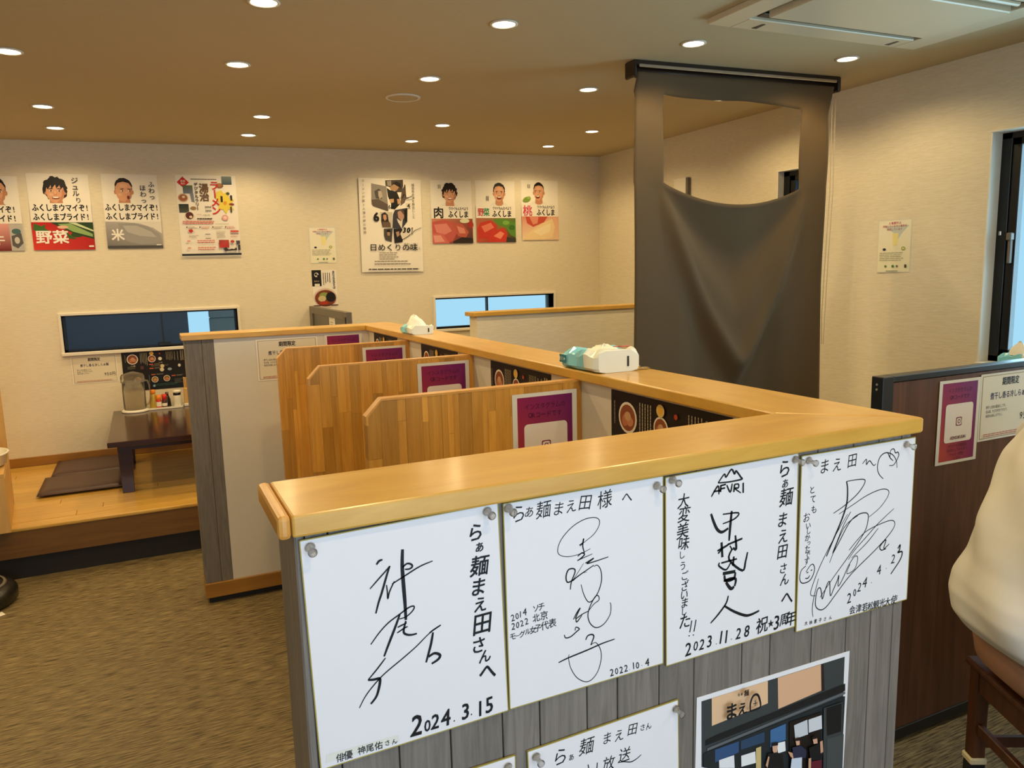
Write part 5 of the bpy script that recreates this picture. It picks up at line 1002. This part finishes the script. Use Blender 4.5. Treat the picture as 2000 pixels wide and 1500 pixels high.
# three / four prefecture posters left
GP = 'food posters in the left row on the back wall'
def umai(x0, x1, z0, z1, label, kind):
    o, p = corners('poster', label, 'poster', x0, x1, z0, z1, group=GP)
    if kind == 'veg':
        portrait(p, .44, .215, .185, 0, 'bowl', 'smile', True, 'efebe0')
        p.text('ジュル', .77, .085, .088, '1c1a18', True, .012, step=.95); p.text('り', .80, .345, .085, '1c1a18')
    elif kind == 'rice':
        portrait(p, .38, .215, .180, .9, 'crop', 'o', True, 'efe9dc')
        p.text('ほわっ', .72, .18, .085, '1c1a18', True, .01); p.text('ふわっ', .88, .13, .085, '1c1a18', True, .01)
    else:
        portrait(p, .66, .2, .18, 0, 'crop', 'smile', True, '2b2e3c')
    p.rect(0, .385, 1, .635, 'efe9dc')
    for v, tx in ((.445, 'ふくしまウマイぞ!'), (.565, 'ふくしまプライド!')):
        p.text(tx, .5, v, .102, '191715', bold=.032, sx=.76, centre=True, shear=-.06)
    if kind == 'veg':
        p.grad(0, .635, 1, 1, 'c01c12', 'a8140e', 'd83a26', 'b51d14')
        p.ell(.72, .80, .10, .05, '2c4a1a', 20); p.poly([(.30, .635), (1, .635), (1, .86), (.72, .80), (.45, .70)], '234018'); p.poly([(.42, .66), (.62, .65), (.98, .79), (.98, .83), (.66, .76)], '8fae6a'); p.poly([(.60, .64), (.72, .64), (1, .74), (1, .76)], 'c9d6a8')
        p.poly([(.04, .65), (.16, .69), (.22, .66), (.21, .72), (.29, .75), (.17, .76), (.12, .80), (.09, .75), (.02, .74)], '3d6a26'); p.ell(.5, .70, .09, .03, 'e8b8a0', 14)
        p.poly([(.52, .72), (.60, .80), (.72, .86), (.58, .85), (.55, .80)], '355f22')
        p.text('野菜', .18, .83, .185, 'f4efe6', bold=.03, sx=1.05); p.rect(.90, .945, .98, .965, 'f4efe6')
    elif kind == 'rice':
        p.grad(0, .635, 1, 1, 'a9a4a0', 'c2bcb2', '6f6b6a', '8f8a84'); p.poly([(0, .635), (1, .635), (1, .80), (.85, .72), (.6, .66), (.3, .64)], 'e2dccd')
        p.poly([(.22, .66), (.5, .655), (.75, .70), (.95, .80), (.98, .88), (.9, .93), (.6, .95), (.35, .90), (.25, .8)], '9b9894'); p.poly([(.3, .69), (.55, .69), (.8, .77), (.9, .85), (.6, .83), (.38, .78)], 'b4b1ab'); p.rect(0, .96, 1, .995, '4c4a48')
        p.text('米', .20, .815, .165, 'f2ede2', bold=.03); p.rect(.88, .945, .97, .96, 'e6e2d8')
    else:
        p.grad(0, .635, .8, 1, 'd88a80', 'e0a098', '8c2018', '6c1410'); p.rect(.8, .64, 1, 1, 'b8b4ac'); p.ell(.9, .74, .07, .05, '4a6868'); p.poly([(.82, .8), (.97, .76), (.99, .9), (.9, .97), (.82, .93)], '5a5854'); p.text('牛', .62, .85, .15, 'f2e9e0', bold=.03); p.ell(.9, .86, .04, .06, 'c8c4bc')
    p.build('poster_print', o)
umai(-.600, -.253, .187, .668, 'vegetable poster with a smiling face over red tomatoes on the back wall', 'veg')
umai(-.180, .156, .191, .675, 'rice poster with a face looking up right over a grey rice grain', 'rice')
umai(-1.005, -.650, .185, .645, 'poster with a pink meat corner cut off by the left edge of the picture', 'meat')
# ramen rally poster
o, p = corners('poster', 'ramen rally poster with red vertical lettering and small food photos', 'poster', .269, .658, .125, .682, rot=.004)
p.poly([(.12, .02), (.22, .09), (.12, .155), (.02, .09)], 'c4241c'); p.text('登録', .12, .075, .028, 'f4e8d8', centre=True); p.text('無料', .12, .105, .025, 'f4e8d8', centre=True)
p.lines(.25, .045, .68, 1, .012, '4c4032', th=.8, jit=.02, words=14)
for a in ((.11, .125, .27, .225, '55603c', '6a7288'), (.76, .01, .93, .11, '7a8a86', '2f4a5a'), (.02, .35, .18, .455, '1f2a1c', '4c4f45')): p.grad(*a[:4], a[4], a[4], a[5], a[5])
p.poly([(.215, .22), (.275, .22), (.285, .33), (.235, .32)], '7a8090'); p.ell(.10, .275, .085, .075, 'c9b092'); p.ell(.10, .275, .07, .058, '9a5a3c'); p.ell(.11, .265, .025, .02, 'd8c8a8'); p.ell(.185, .50, .085, .085, 'e6dccb'); p.ell(.18, .49, .065, .065, '5a2a20'); p.ell(.2, .505, .025, .022, 'e8d0b0')
p.ell(.72, .125, .065, .045, '8a5a34'); p.ell(.71, .115, .045, .028, 'b07a44'); p.ell(.255, .40, .05, .03, '9a7a4a', 16)
p.poly([(.66, .20), (.74, .18), (.78, .22), (.86, .19), (.86, .27), (.95, .30), (.88, .35), (.94, .42), (.84, .41), (.80, .47), (.74, .41), (.66, .42), (.70, .33), (.64, .28)], 'e8d24a')
p.text('湯治', .455, .155, .115, '6a4a22', True, .03, step=.92); p.text('ラーメン', .63, .125, .115, 'c62a1c', True, .03, step=.88); p.text('デジタルラリー', .325, .115, .047, '2a211a', True, .03, step=1.02)
p.text('2024', .50, .385, .030, '2a211a', centre=True, bold=.03); p.text('2025', .50, .43, .030, '2a211a', centre=True, bold=.03)
p.rect(.72, .25, .755, .325, '2a211a'); p.rect(.885, .24, .92, .305, '2a211a'); p.rect(.87, .38, .90, .45, '4a4032'); p.ell(.79, .335, .03, .035, 'e09a30', 12); p.ell(.90, .35, .045, .02, '8a3a20', 12); p.ell(.85, .22, .03, .025, '3a4a3a', 12)
p.text('7月1日', .46, .485, .024, '3a2f24', centre=True); p.lines(.30, .475, .39, 1, .012, 'b8402e'); p.lines(.30, .520, .56, 1, .018, '4a3c2c', th=.8, jit=.02)
p.ell(.77, .515, .055, .05, 'e2a09a'); p.ell(.77, .515, .03, .028, 'f0cfc4'); p.lines(.06, .555, .60, 2, .022, 'cf6a58', th=.55, jit=.08, words=10); p.lines(.6, .59, .85, 1, .012, '7a8a5a')
for k in range(4):
    u = .12 + k * .215; p.ell(u, .63, .012, .012, '3a342a', 12); p.lines(u + .02, .625, u + .17, 2, .014, 'c8604e' if k % 2 else '8a7a62', th=.4)
p.poly([(.14, .66), (.20, .655), (.22, .68), (.19, .70), (.15, .69)], 'c4302a'); p.lines(.14, .73, .30, 2, .016, '8a7a62'); p.rect(.41, .715, .50, .722, '3a342a'); p.rect(.41, .765, .50, .772, '3a342a'); p.lines(.60, .68, .76, 5, .018, 'a89a80', th=.3)
p.rect(.84, .672, 1 - .02, .695, 'cf5648'); p.rect(.84, .715, .98, .722, '6a4a42'); p.lines(.84, .74, .98, 2, .014, 'c87a6a')
for v in (.80, .885): p.ell(.13, v, .03, .018, 'e0aa94'); p.lines(.27, v - .01, .58, 2, .022, 'c8503e', th=.4, jit=.1)
p.grad(.63, .79, .80, .885, '8a3a34', 'b8483e', 'c4302a', 'a82a24'); p.ell(.86, .81, .035, .025, 'b8402e', 12); p.poly([(.92, .80), (.99, .80), (1 - .01, .84), (.93, .85)], '4a4450'); p.poly([(.70, .90), (.74, .88), (.78, .91), (.84, .90), (.88, .905), (.92, .88), (.93, .92), (.82, .925), (.72, .93)], '3a342e')
p.rect(.95, .85, .99, .92, '3a3a40'); p.rect(.0, .955, 1, .98, '24282a'); p.build('poster_print', o)
# two small flyers left of the film poster
def flyer(x0, x1, z0, z1, label, sheetobj=None):
    if sheetobj is None: o, p = corners('flyer', label, 'flyer', x0, x1, z0, z1, mat='sleeve_film')
    else: o, p = sheetobj
    p.grad(.03, .02, .97, .98, 'f1ecd8', 'f1ecd8', 'ece8c8', 'ece8c8')
    p.poly([(.15, .12), (.92, .12), (.75, .24), (.58, .40), (.45, .24)], 'c8d2cc'); p.poly([(.44, .26), (.62, .26), (.60, .48), (.46, .50)], 'f0e6a0')
    p.text('人事業所は', .5, .07, .055, 'c83c5a', centre=True); p.text('実施しています人優良を', .5, .125, .048, 'c83c5a', centre=True); p.text('推奨しています', .5, .185, .048, 'b4406a', centre=True)
    p.ell(.22, .56, .05, .035, '2c3656', 12); p.ell(.78, .55, .06, .05, 'a8ac5c', 14); p.ell(.78, .55, .03, .02, 'e6e4c0', 10)
    p.lines(.08, .62, .92, 5, .035, 'aca890', th=.3); p.ell(.28, .88, .035, .03, '6a8a4a', 10); p.ell(.50, .88, .04, .035, '4c8a4c', 10); p.ell(.62, .88, .03, .03, '6a6a5a', 10); p.rect(.84, .85, .90, .91, '4a4a3a'); p.rect(.3, .965, .65, .975, '5a6a5a'); p.build('flyer_print', o)
flyer(1.139, 1.339, .066, .331, 'pale pastel notice on the back wall above the noodle bowl flyer')
o, p = corners('flyer', 'noodle bowl flyer with a black corner on the back wall', 'flyer', 1.142, 1.325, -.248, .017)
p.rect(0, 0, .38, .45, '16130f'); p.ell(.19, .13, .09, .09, 'd8d2c4', 14); p.ell(.17, .12, .05, .05, '16130f', 12); p.ell(.25, .16, .04, .05, '16130f', 12); p.text('夏限定', .19, .31, .05, 'b8a888', centre=True); p.rect(.1, .38, .30, .45, 'e6e0d2')
p.vlines(.45, .08, .42, 4, .085, '4a4438', th=.35); p.text('あわさ冷まぜそば', .88, .06, .075, '26303c', True, .02, step=.84)
p.ell(.50, .78, .48, .40, 'd8c4b0'); p.rect(0, .0, .0001, .0001, '16130f'); p.ell(.50, .79, .43, .34, '7a3a1e'); p.ell(.45, .72, .20, .14, '8a9a4a'); p.ell(.36, .80, .16, .12, 'c8b88a'); p.ell(.72, .76, .20, .20, '15120e'); p.ell(.42, .92, .18, .07, 'b0381c'); p.rect(.0, .975, 1, 1, '5a3020'); p.build('flyer_print', o)
# film poster, hanging a little off the wall
o, p = corners('poster', 'white film poster with a collage of black photos curling off the back wall', 'poster', 1.524, 2.014, -.010, .690, y=YB - .012, rot=-.012)
ph = lambda pts, c: p.poly([((x - 55) / 975, (y - 85) / 1340) for x, y in pts], c)
ph([(465, 110), (745, 92), (745, 185), (720, 270), (650, 275), (520, 200), (470, 190)], '4a4038'); ph([(490, 120), (560, 110), (560, 190), (500, 185)], '9a8e80'); ph([(580, 150), (640, 120), (705, 150), (710, 210), (650, 190), (610, 180)], '1c1612'); ph([(530, 210), (600, 160), (680, 200), (640, 250), (560, 255)], 'b08a68')
ph([(485, 215), (530, 245), (640, 265), (690, 380), (680, 450), (600, 520), (540, 515), (545, 440), (500, 340)], '1a1816'); ph([(525, 375), (590, 368), (590, 420), (530, 435)], 'c8a078'); ph([(640, 370), (690, 370), (700, 420), (650, 450)], 'c89a78'); ph([(720, 240), (780, 160), (790, 340), (760, 420), (690, 470), (700, 380)], '6a5c50')
ph([(250, 160), (480, 195), (500, 545), (240, 460)], '8c857c'); ph([(290, 270), (360, 230), (410, 270), (400, 380), (310, 370)], '4a4845'); ph([(350, 265), (400, 260), (415, 340), (370, 380), (350, 330)], 'b8a898'); ph([(240, 390), (350, 380), (490, 450), (490, 550), (260, 480)], '5c5048')
ph([(570, 590), (600, 530), (800, 495), (795, 620), (780, 705), (700, 800), (550, 790)], '3c3a42'); ph([(640, 560), (690, 530), (745, 560), (740, 640), (700, 690), (650, 640)], 'b8907c'); ph([(640, 550), (700, 515), (750, 560), (740, 600), (690, 540)], '5c4a3c'); ph([(625, 650), (690, 690), (720, 650), (700, 800), (640, 700)], 'd8d2c8'); ph([(745, 530), (800, 500), (790, 700), (750, 680)], '17150f')
ph([(365, 560), (560, 560), (540, 790), (390, 775)], 'c8c0b0'); ph([(385, 590), (440, 562), (485, 600), (495, 690), (520, 720), (525, 780), (395, 775), (380, 690)], '2e221c'); ph([(415, 600), (460, 600), (465, 660), (435, 690), (412, 650)], 'c8987c'); ph([(395, 700), (510, 700), (520, 780), (400, 778)], '6a5446')
ph([(415, 800), (555, 795), (530, 990), (435, 965), (415, 900)], '4c4540'); ph([(455, 820), (510, 810), (520, 860), (460, 870)], '1c1814'); ph([(460, 850), (510, 850), (505, 900), (470, 900)], 'a8846e'); ph([(565, 800), (700, 800), (740, 850), (700, 990), (575, 1010)], '211f22'); ph([(600, 850), (650, 835), (660, 890), (620, 920)], 'b08c74')
ph([(670, 870), (740, 770), (830, 800), (820, 900), (700, 950)], 'ddd5c5'); ph([(770, 430), (860, 420), (850, 500), (780, 500)], 'ddd5c5')
p.text('6', .255, .41, .13, '1b1714', bold=.04); p.text('4', .78, .285, .065, '1b1714', bold=.03); p.text('30', .70, .548, .075, '1b1714', bold=.05, shear=.2); p.text('日めくりの味', .52, .735, .080, '231f1b', centre=True, bold=.012, sx=1.15)
p.text('ラーメンが繋ぐ人情の絆の物語', .065, .035, .032, '4c453c', True, step=1.3); p.text('福島県会津を舞台にした', .86, .06, .034, '4c453c', True, step=1.02)
z = p.up(); q = lambda x, y: p.uv((x - 55) / 975, (y - 85) / 1340)
for st in ([(690, 370), (730, 260), (770, 160), (760, 250), (720, 360), (760, 300), (790, 350), (880, 320), (800, 355), (770, 380), (880, 370)], [(820, 780), (800, 860), (830, 820), (870, 780), (850, 880), (890, 830), (960, 800), (1010, 780)], [(490, 500), (520, 460), (510, 510), (560, 480), (600, 520)], [(720, 950), (800, 900), (840, 870)]): p.stroke([q(*a) for a in st], .004, '1b1714', z)
p.text('美味しい麺に', .70, .70, .028, '38322c', shear=.2); p.text('出会えました', .74, .745, .028, '38322c', shear=.2)
p.lines(.28, .79, .62, 4, .022, '7a7064', th=.35); p.lines(.2, .88, .84, 2, .03, '7a7064', th=.3, words=12); p.lines(.1, .965, .92, 1, .02, '3a342c', th=.6, jit=.02, words=10)
p.build('poster_print', o)
# three food posters right
def niku(x0, x1, z0, z1, label, kind):
    o, p = corners('poster', label, 'poster', x0, x1, z0, z1, group='food posters in the right row on the back wall')
    if kind == 'meat': portrait(p, .46, .20, .175, 0, 'bowl', 'smile')
    elif kind == 'veg': portrait(p, .60, .19, .165, 0, 'short', 'laugh')
    else: portrait(p, .48, .19, .165, -.9, 'crop', 'laugh'); p.ell(.15, .32, .11, .06, '7c9a3c', 16, -.3); p.ell(.20, .29, .05, .03, '9ab45a', 12, -.3)
    p.rect(0, .405, 1, .605, 'efe9dc')
    p.vlines(.18 if kind != 'veg' else .27, .07 if kind != 'veg' else .25, .14 if kind != 'veg' else .33, 2, .04, '4a443c', th=.4, words=4)
    p.text('ウマイもんだなより' if 0 else 'ウマイもんたべよう', .66, .445, .058, '26201c', centre=True, bold=.03, sx=.66); p.text('ふくしま', .655, .535, .118, '1c1814', centre=True, bold=.034, sx=.76)
    if kind == 'meat': p.text('肉', .17, .51, .19, '1c1814', bold=.022)
    elif kind == 'veg': p.text('野', .12, .51, .135, 'c02a3a', bold=.022, sx=.85); p.text('菜', .26, .51, .135, '2e8a5a', bold=.022, sx=.85)
    else: p.text('桃', .16, .51, .19, 'd0506a', bold=.022, sx=.95)
    v0 = .605
    if kind == 'meat':
        p.grad(.0, v0, 1, 1, 'c88868', '8a4a3a', 'b85048', '3a2a26'); p.poly([(0, .66), (.3, .62), (.5, .66), (.62, .80), (.5, .96), (.3, 1), (0, 1)], 'c05a50'); p.poly([(.05, .70), (.35, .68), (.48, .80), (.3, .86), (.1, .82)], 'd8847a'); p.poly([(0, .84), (.25, .84), (.42, 1), (0, 1)], 'cc6a60'); p.poly([(.02, .87), (.2, .87), (.3, .97), (.05, .98)], 'e09a8c'); p.poly([(.5, .66), (.75, .70), (.9, .82), (.8, .93), (.62, .88), (.55, .76)], 'b85a48'); p.poly([(.6, .72), (.78, .76), (.82, .84), (.66, .84)], 'd88878'); p.ell(.80, .64, .12, .05, 'd8d8b8'); p.ell(.95, .7, .07, .08, 'a83228'); p.poly([(.5, .97), (.72, .9), (1, .92), (1, 1), (.5, 1)], '2c211e')
    elif kind == 'veg':
        p.grad(0, v0, 1, 1, 'b06848', '5a7a34', 'c24a34', '2c3a22'); p.poly([(.42, .63), (.6, .61), (.8, .63), (1, .68), (1, .93), (.86, .88), (.75, .76), (.55, .72)], '5a8a34'); p.ell(.75, .68, .09, .05, '7cab48'); p.ell(.9, .76, .08, .06, '3f7028'); p.poly([(.02, .78), (.1, .68), (.35, .64), (.52, .72), (.5, .86), (.3, .95), (.05, .93)], 'c4382a'); p.poly([(.12, .74), (.36, .68), (.44, .76), (.2, .84)], 'e07a60'); p.poly([(.28, .96), (.4, .82), (.7, .76), (.78, .86), (.74, 1), (.3, 1)], 'c83a2c'); p.poly([(.42, .9), (.6, .82), (.7, .86), (.6, .95)], 'e88a6c'); p.poly([(.76, .92), (1, .94), (1, 1), (.74, 1)], '3a3a34')
    else:
        p.grad(0, v0, 1, 1, 'd88a74', 'e8b090', 'f0d8b8', 'e8c4a0'); p.poly([(.1, .605), (.7, .605), (.6, .70), (.3, .78), (.14, .72)], 'c4503c'); p.poly([(.2, .61), (.45, .61), (.42, .72), (.3, .74)], 'e09078'); p.poly([(.05, .95), (.3, .82), (.55, .72), (.82, .64), (.9, .78), (.82, .96), (.6, 1), (.05, 1)], 'f0d4a4'); p.poly([(.3, .86), (.6, .76), (.78, .72), (.76, .86), (.5, .93)], 'f6e2bc')
    p.build('poster_print', o)
niku(2.098, 2.444, .2015, .690, 'meat poster with a smiling face over sliced beef, left of the three food posters', 'meat')
niku(2.477, 2.828, .2075, .697, 'vegetable poster with a laughing face over cut tomatoes and greens', 'veg')
niku(2.886, 3.232, .223, .709, 'peach poster with a laughing man looking left over peach slices', 'peach')
# seasonal notices
def notice(sp):
    o, p = sp
    p.rect(.025, .03, .975, .97, 'a89878'); p.rect(.035, .043, .965, .957, 'e2d8c0'); p.text('期間限定', .5, .135, .125, '1c1a1c', centre=True, bold=.03, sx=.8); p.text('煮干し香る冷しらぁ麺', .5, .34, .112, '2a2c58', centre=True, bold=.012, sx=.82)
    for k, tx in enumerate(('煮干し主体の醤油だしです。', '旨み塩、わさび付きですので、', '味変をお楽しみ下さい。')): p.text(tx, .12, .50 + k * .065, .052, '3a3632', sx=.72)
    p.text('950円', .72, .70, .155, '2a2624', bold=.0, sx=.85); p.lines(.08, .90, .90, 2, .028, 'b8503c', th=.35, jit=.1, words=12); p.build('notice_print', o)
notice(corners('notice', 'beige seasonal noodle price notice under the left slot window', 'notice', -.466, -.197, -.696, -.512))
notice(corners('notice', 'beige seasonal noodle price notice on the white end panel', 'notice', .439, .713, -.480, -.292, y=3.607))
notice(corners('notice', 'beige seasonal noodle price notice on the walnut panel at the right', 'notice', 2.272, 2.560, -.567, -.358, y=BY + .0035, mat='sleeve_film'))
# magenta social media cards (code left out)
def card(x0, w_, zt_, h_, y, label, rot=0):
    o, p = corners('social_media_card', label, 'card', x0, x0 + w_, zt_ - h_, zt_, y=y, rot=rot, mat='sleeve_film', group='magenta social media cards')
    p.grad(.075, .035, .925, .965, '8c1a4c', '6a1560', 'b8442c', '7c1050')
    p.text('インスタグラムの', .5, .125, .062, '3c0c2c', centre=True, sx=.86); p.text('QRコードです', .5, .205, .062, '3c0c2c', centre=True, sx=.9)
    p.rrect(.17, .285, .84, .745, .010, 'e9ddd0')
    s = w_ / .176; cx, cy = .505, .50
    for r, c in ((.0125, '7c2848'), (.0098, 'e9ddd0')): p.rrect(cx - r * s / w_, cy - r * s / h_, cx + r * s / w_, cy + r * s / h_, .0042 * s, c)
    p.ell(cx, cy, .0062 * s / w_, .0062 * s / w_, '7c2848'); p.ell(cx, cy, .0038 * s / w_, .0038 * s / w_, 'e9ddd0'); p.ell(cx + .0065 * s / w_, cy - .0062 * s / h_, .0014 * s / w_, .0014 * s / w_, '7c2848')
    p.text('KENSUKUSAN', .5, .69, .052, '6c2038', centre=True, bold=.02, sx=.82)
    for k, tx in enumerate(('ぜひとも写真投稿', 'お待ちしております', 'フォローお願い', 'します')): p.text(tx, .5, .785 + k * .052, .045, '4c1220', centre=True, sx=.9)
    p.build('card_print', o)
card(.765, .176, -.298, .262, 1.6192, 'magenta social media card on the divider nearest the camera')
card(.763, .176, -.294, .262, 2.3092, 'magenta social media card on the middle divider')
card(.762, .176, -.298, .262, 2.9792, 'magenta social media card on the divider farthest from the camera')
card(.745, .178, -.286, .262, 3.6068, 'magenta social media card on the white end panel behind the dividers')
card(2.083, .187, -.363, .255, BY + .0032, 'magenta social media card on the walnut panel at the right', rot=-.008)
# menu boards
def menu(centre, facing, w_, h_, label):
    o = sheet('menu_sheet', label, 'menu', centre, facing, w_, h_, .0012, 'black_ink', group='black menu sheets'); p = Print(w_, h_)
    p.grad(0, 0, 1, 1, '1b120f', '17110f', '161416', '10171e')
    p.rrect(.004, .004, .996, .996, .008, '1c1311'); p.grad(.02, .3, .98, .98, '1c1412', '1c1412', '12181f', '18222c')
    def bowl(u, v, r, inn='8a4a2a', top='c89a70'):
        p.ell(u, v, r, r, 'e6dccb'); p.ell(u, v, r * .84, r * .84, inn); p.ell(u - r * .25, v + r * .25, r * .34, r * .42, 'b8704e', 14, .4); p.ell(u + r * .3, v + r * .3, r * .36, r * .3, 'c2805e', 14, -.3); p.ell(u + r * .05, v - r * .15, r * .36, r * .30, top, 14)
    bowl(.165, .20, .088); bowl(.47, .21, .062); p.ell(.47, .075, .034, .034, 'd8b868'); p.ell(.47, .075, .018, .018, 'e6a838'); p.ell(.60, .22, .040, .040, '2c2420'); p.ell(.60, .22, .030, .030, 'ddd6c2'); p.ell(.60, .09, .014, .014, 'b0401c')
    p.vlines(.29, .05, .38, 5, .024, 'b8ac90', th=.28, words=12); p.vlines(.70, .05, .33, 5, .024, 'a89c80', th=.28, words=12); p.vlines(.83, .06, .34, 3, .05, '8a8068', th=.25, words=8); p.vlines(.93, .04, .36, 2, .03, '9a9078', th=.5, words=14); p.vlines(.05, .08, .30, 1, .03, '8a8068', th=.25)
    for u, v in ((.42, .34), (.42, .44), (.44, .60), (.76, .66)): p.rect(u, v, u + .065, v + .028, 'b85a3c'); p.lines(u + .08, v, u + .2, 2, .018, 'a09478', th=.35)
    p.lines(.45, .29 + .09, .75, 2, .02, '8a8068', th=.3); p.ell(.625, .41, .032, .032, 'd8c898'); p.ell(.615, .50, .034, .034, 'd8ccb0'); p.ell(.74, .50, .035, .025, '8a98a4'); p.ell(.90, .42, .025, .03, 'd8d4c8', 6)
    p.lines(.08, .38, .22, 3, .025, '8a8068', th=.3); p.rect(.28, .38, .33, .46, '5a3a34'); bowl(.49, .74, .054, '8a6a2c', 'b8a040'); bowl(.68, .73, .054, '8a5a2c', 'a88a40'); bowl(.22, .72, .05)
    p.vlines(.40, .62, .86, 1, .02, '8a8068', th=.3); p.lines(.46, .86, .86, 2, .03, '3c6a5a', th=.3); p.ell(.47, .90, .02, .02, '8aa8c0', 12); p.lines(.80, .76, .94, 4, .03, '7a7868', th=.25)
    p.text('らぁ麺', .165, .36, .035, 'd8ccb0', centre=True); p.text('つけ麺', .60, .315, .03, 'c8bc9c', centre=True); p.build('menu_print', o)
menu((.031, YB - .0012, H - .637), '-y', .395, .272, 'black menu sheet with noodle bowls under the left slot window')
for (a, b_), d in zip(((1.076, 1.483), (1.777, 2.168), (2.448, 2.831), (3.144, 3.505)), ('nearest the camera, in front of the nearest divider', 'between the nearest and the middle divider', 'between the middle and the farthest divider', 'behind the farthest divider')):
    menu((.9568 - .0002, (a + b_) / 2, H - .283 - .14), '-x', b_ - a, .28, 'black menu sheet with noodle bowls ' + d)
# flyer on the right wall
yc = 2.834; o = sheet('flyer', 'pale pastel notice on the right wall between the hanging cloth and the window', 'flyer', (xw(yc) - .0022, yc, H + .060), '-x', .203, .275, .0006, 'sleeve_film')
flyer(0, 0, 0, 0, '', (o, Print(.203, .275)))
for o in list(bpy.data.objects):
    if o.name.startswith('glyph_source'): bpy.data.objects.remove(o)
bpy.context.view_layer.update()
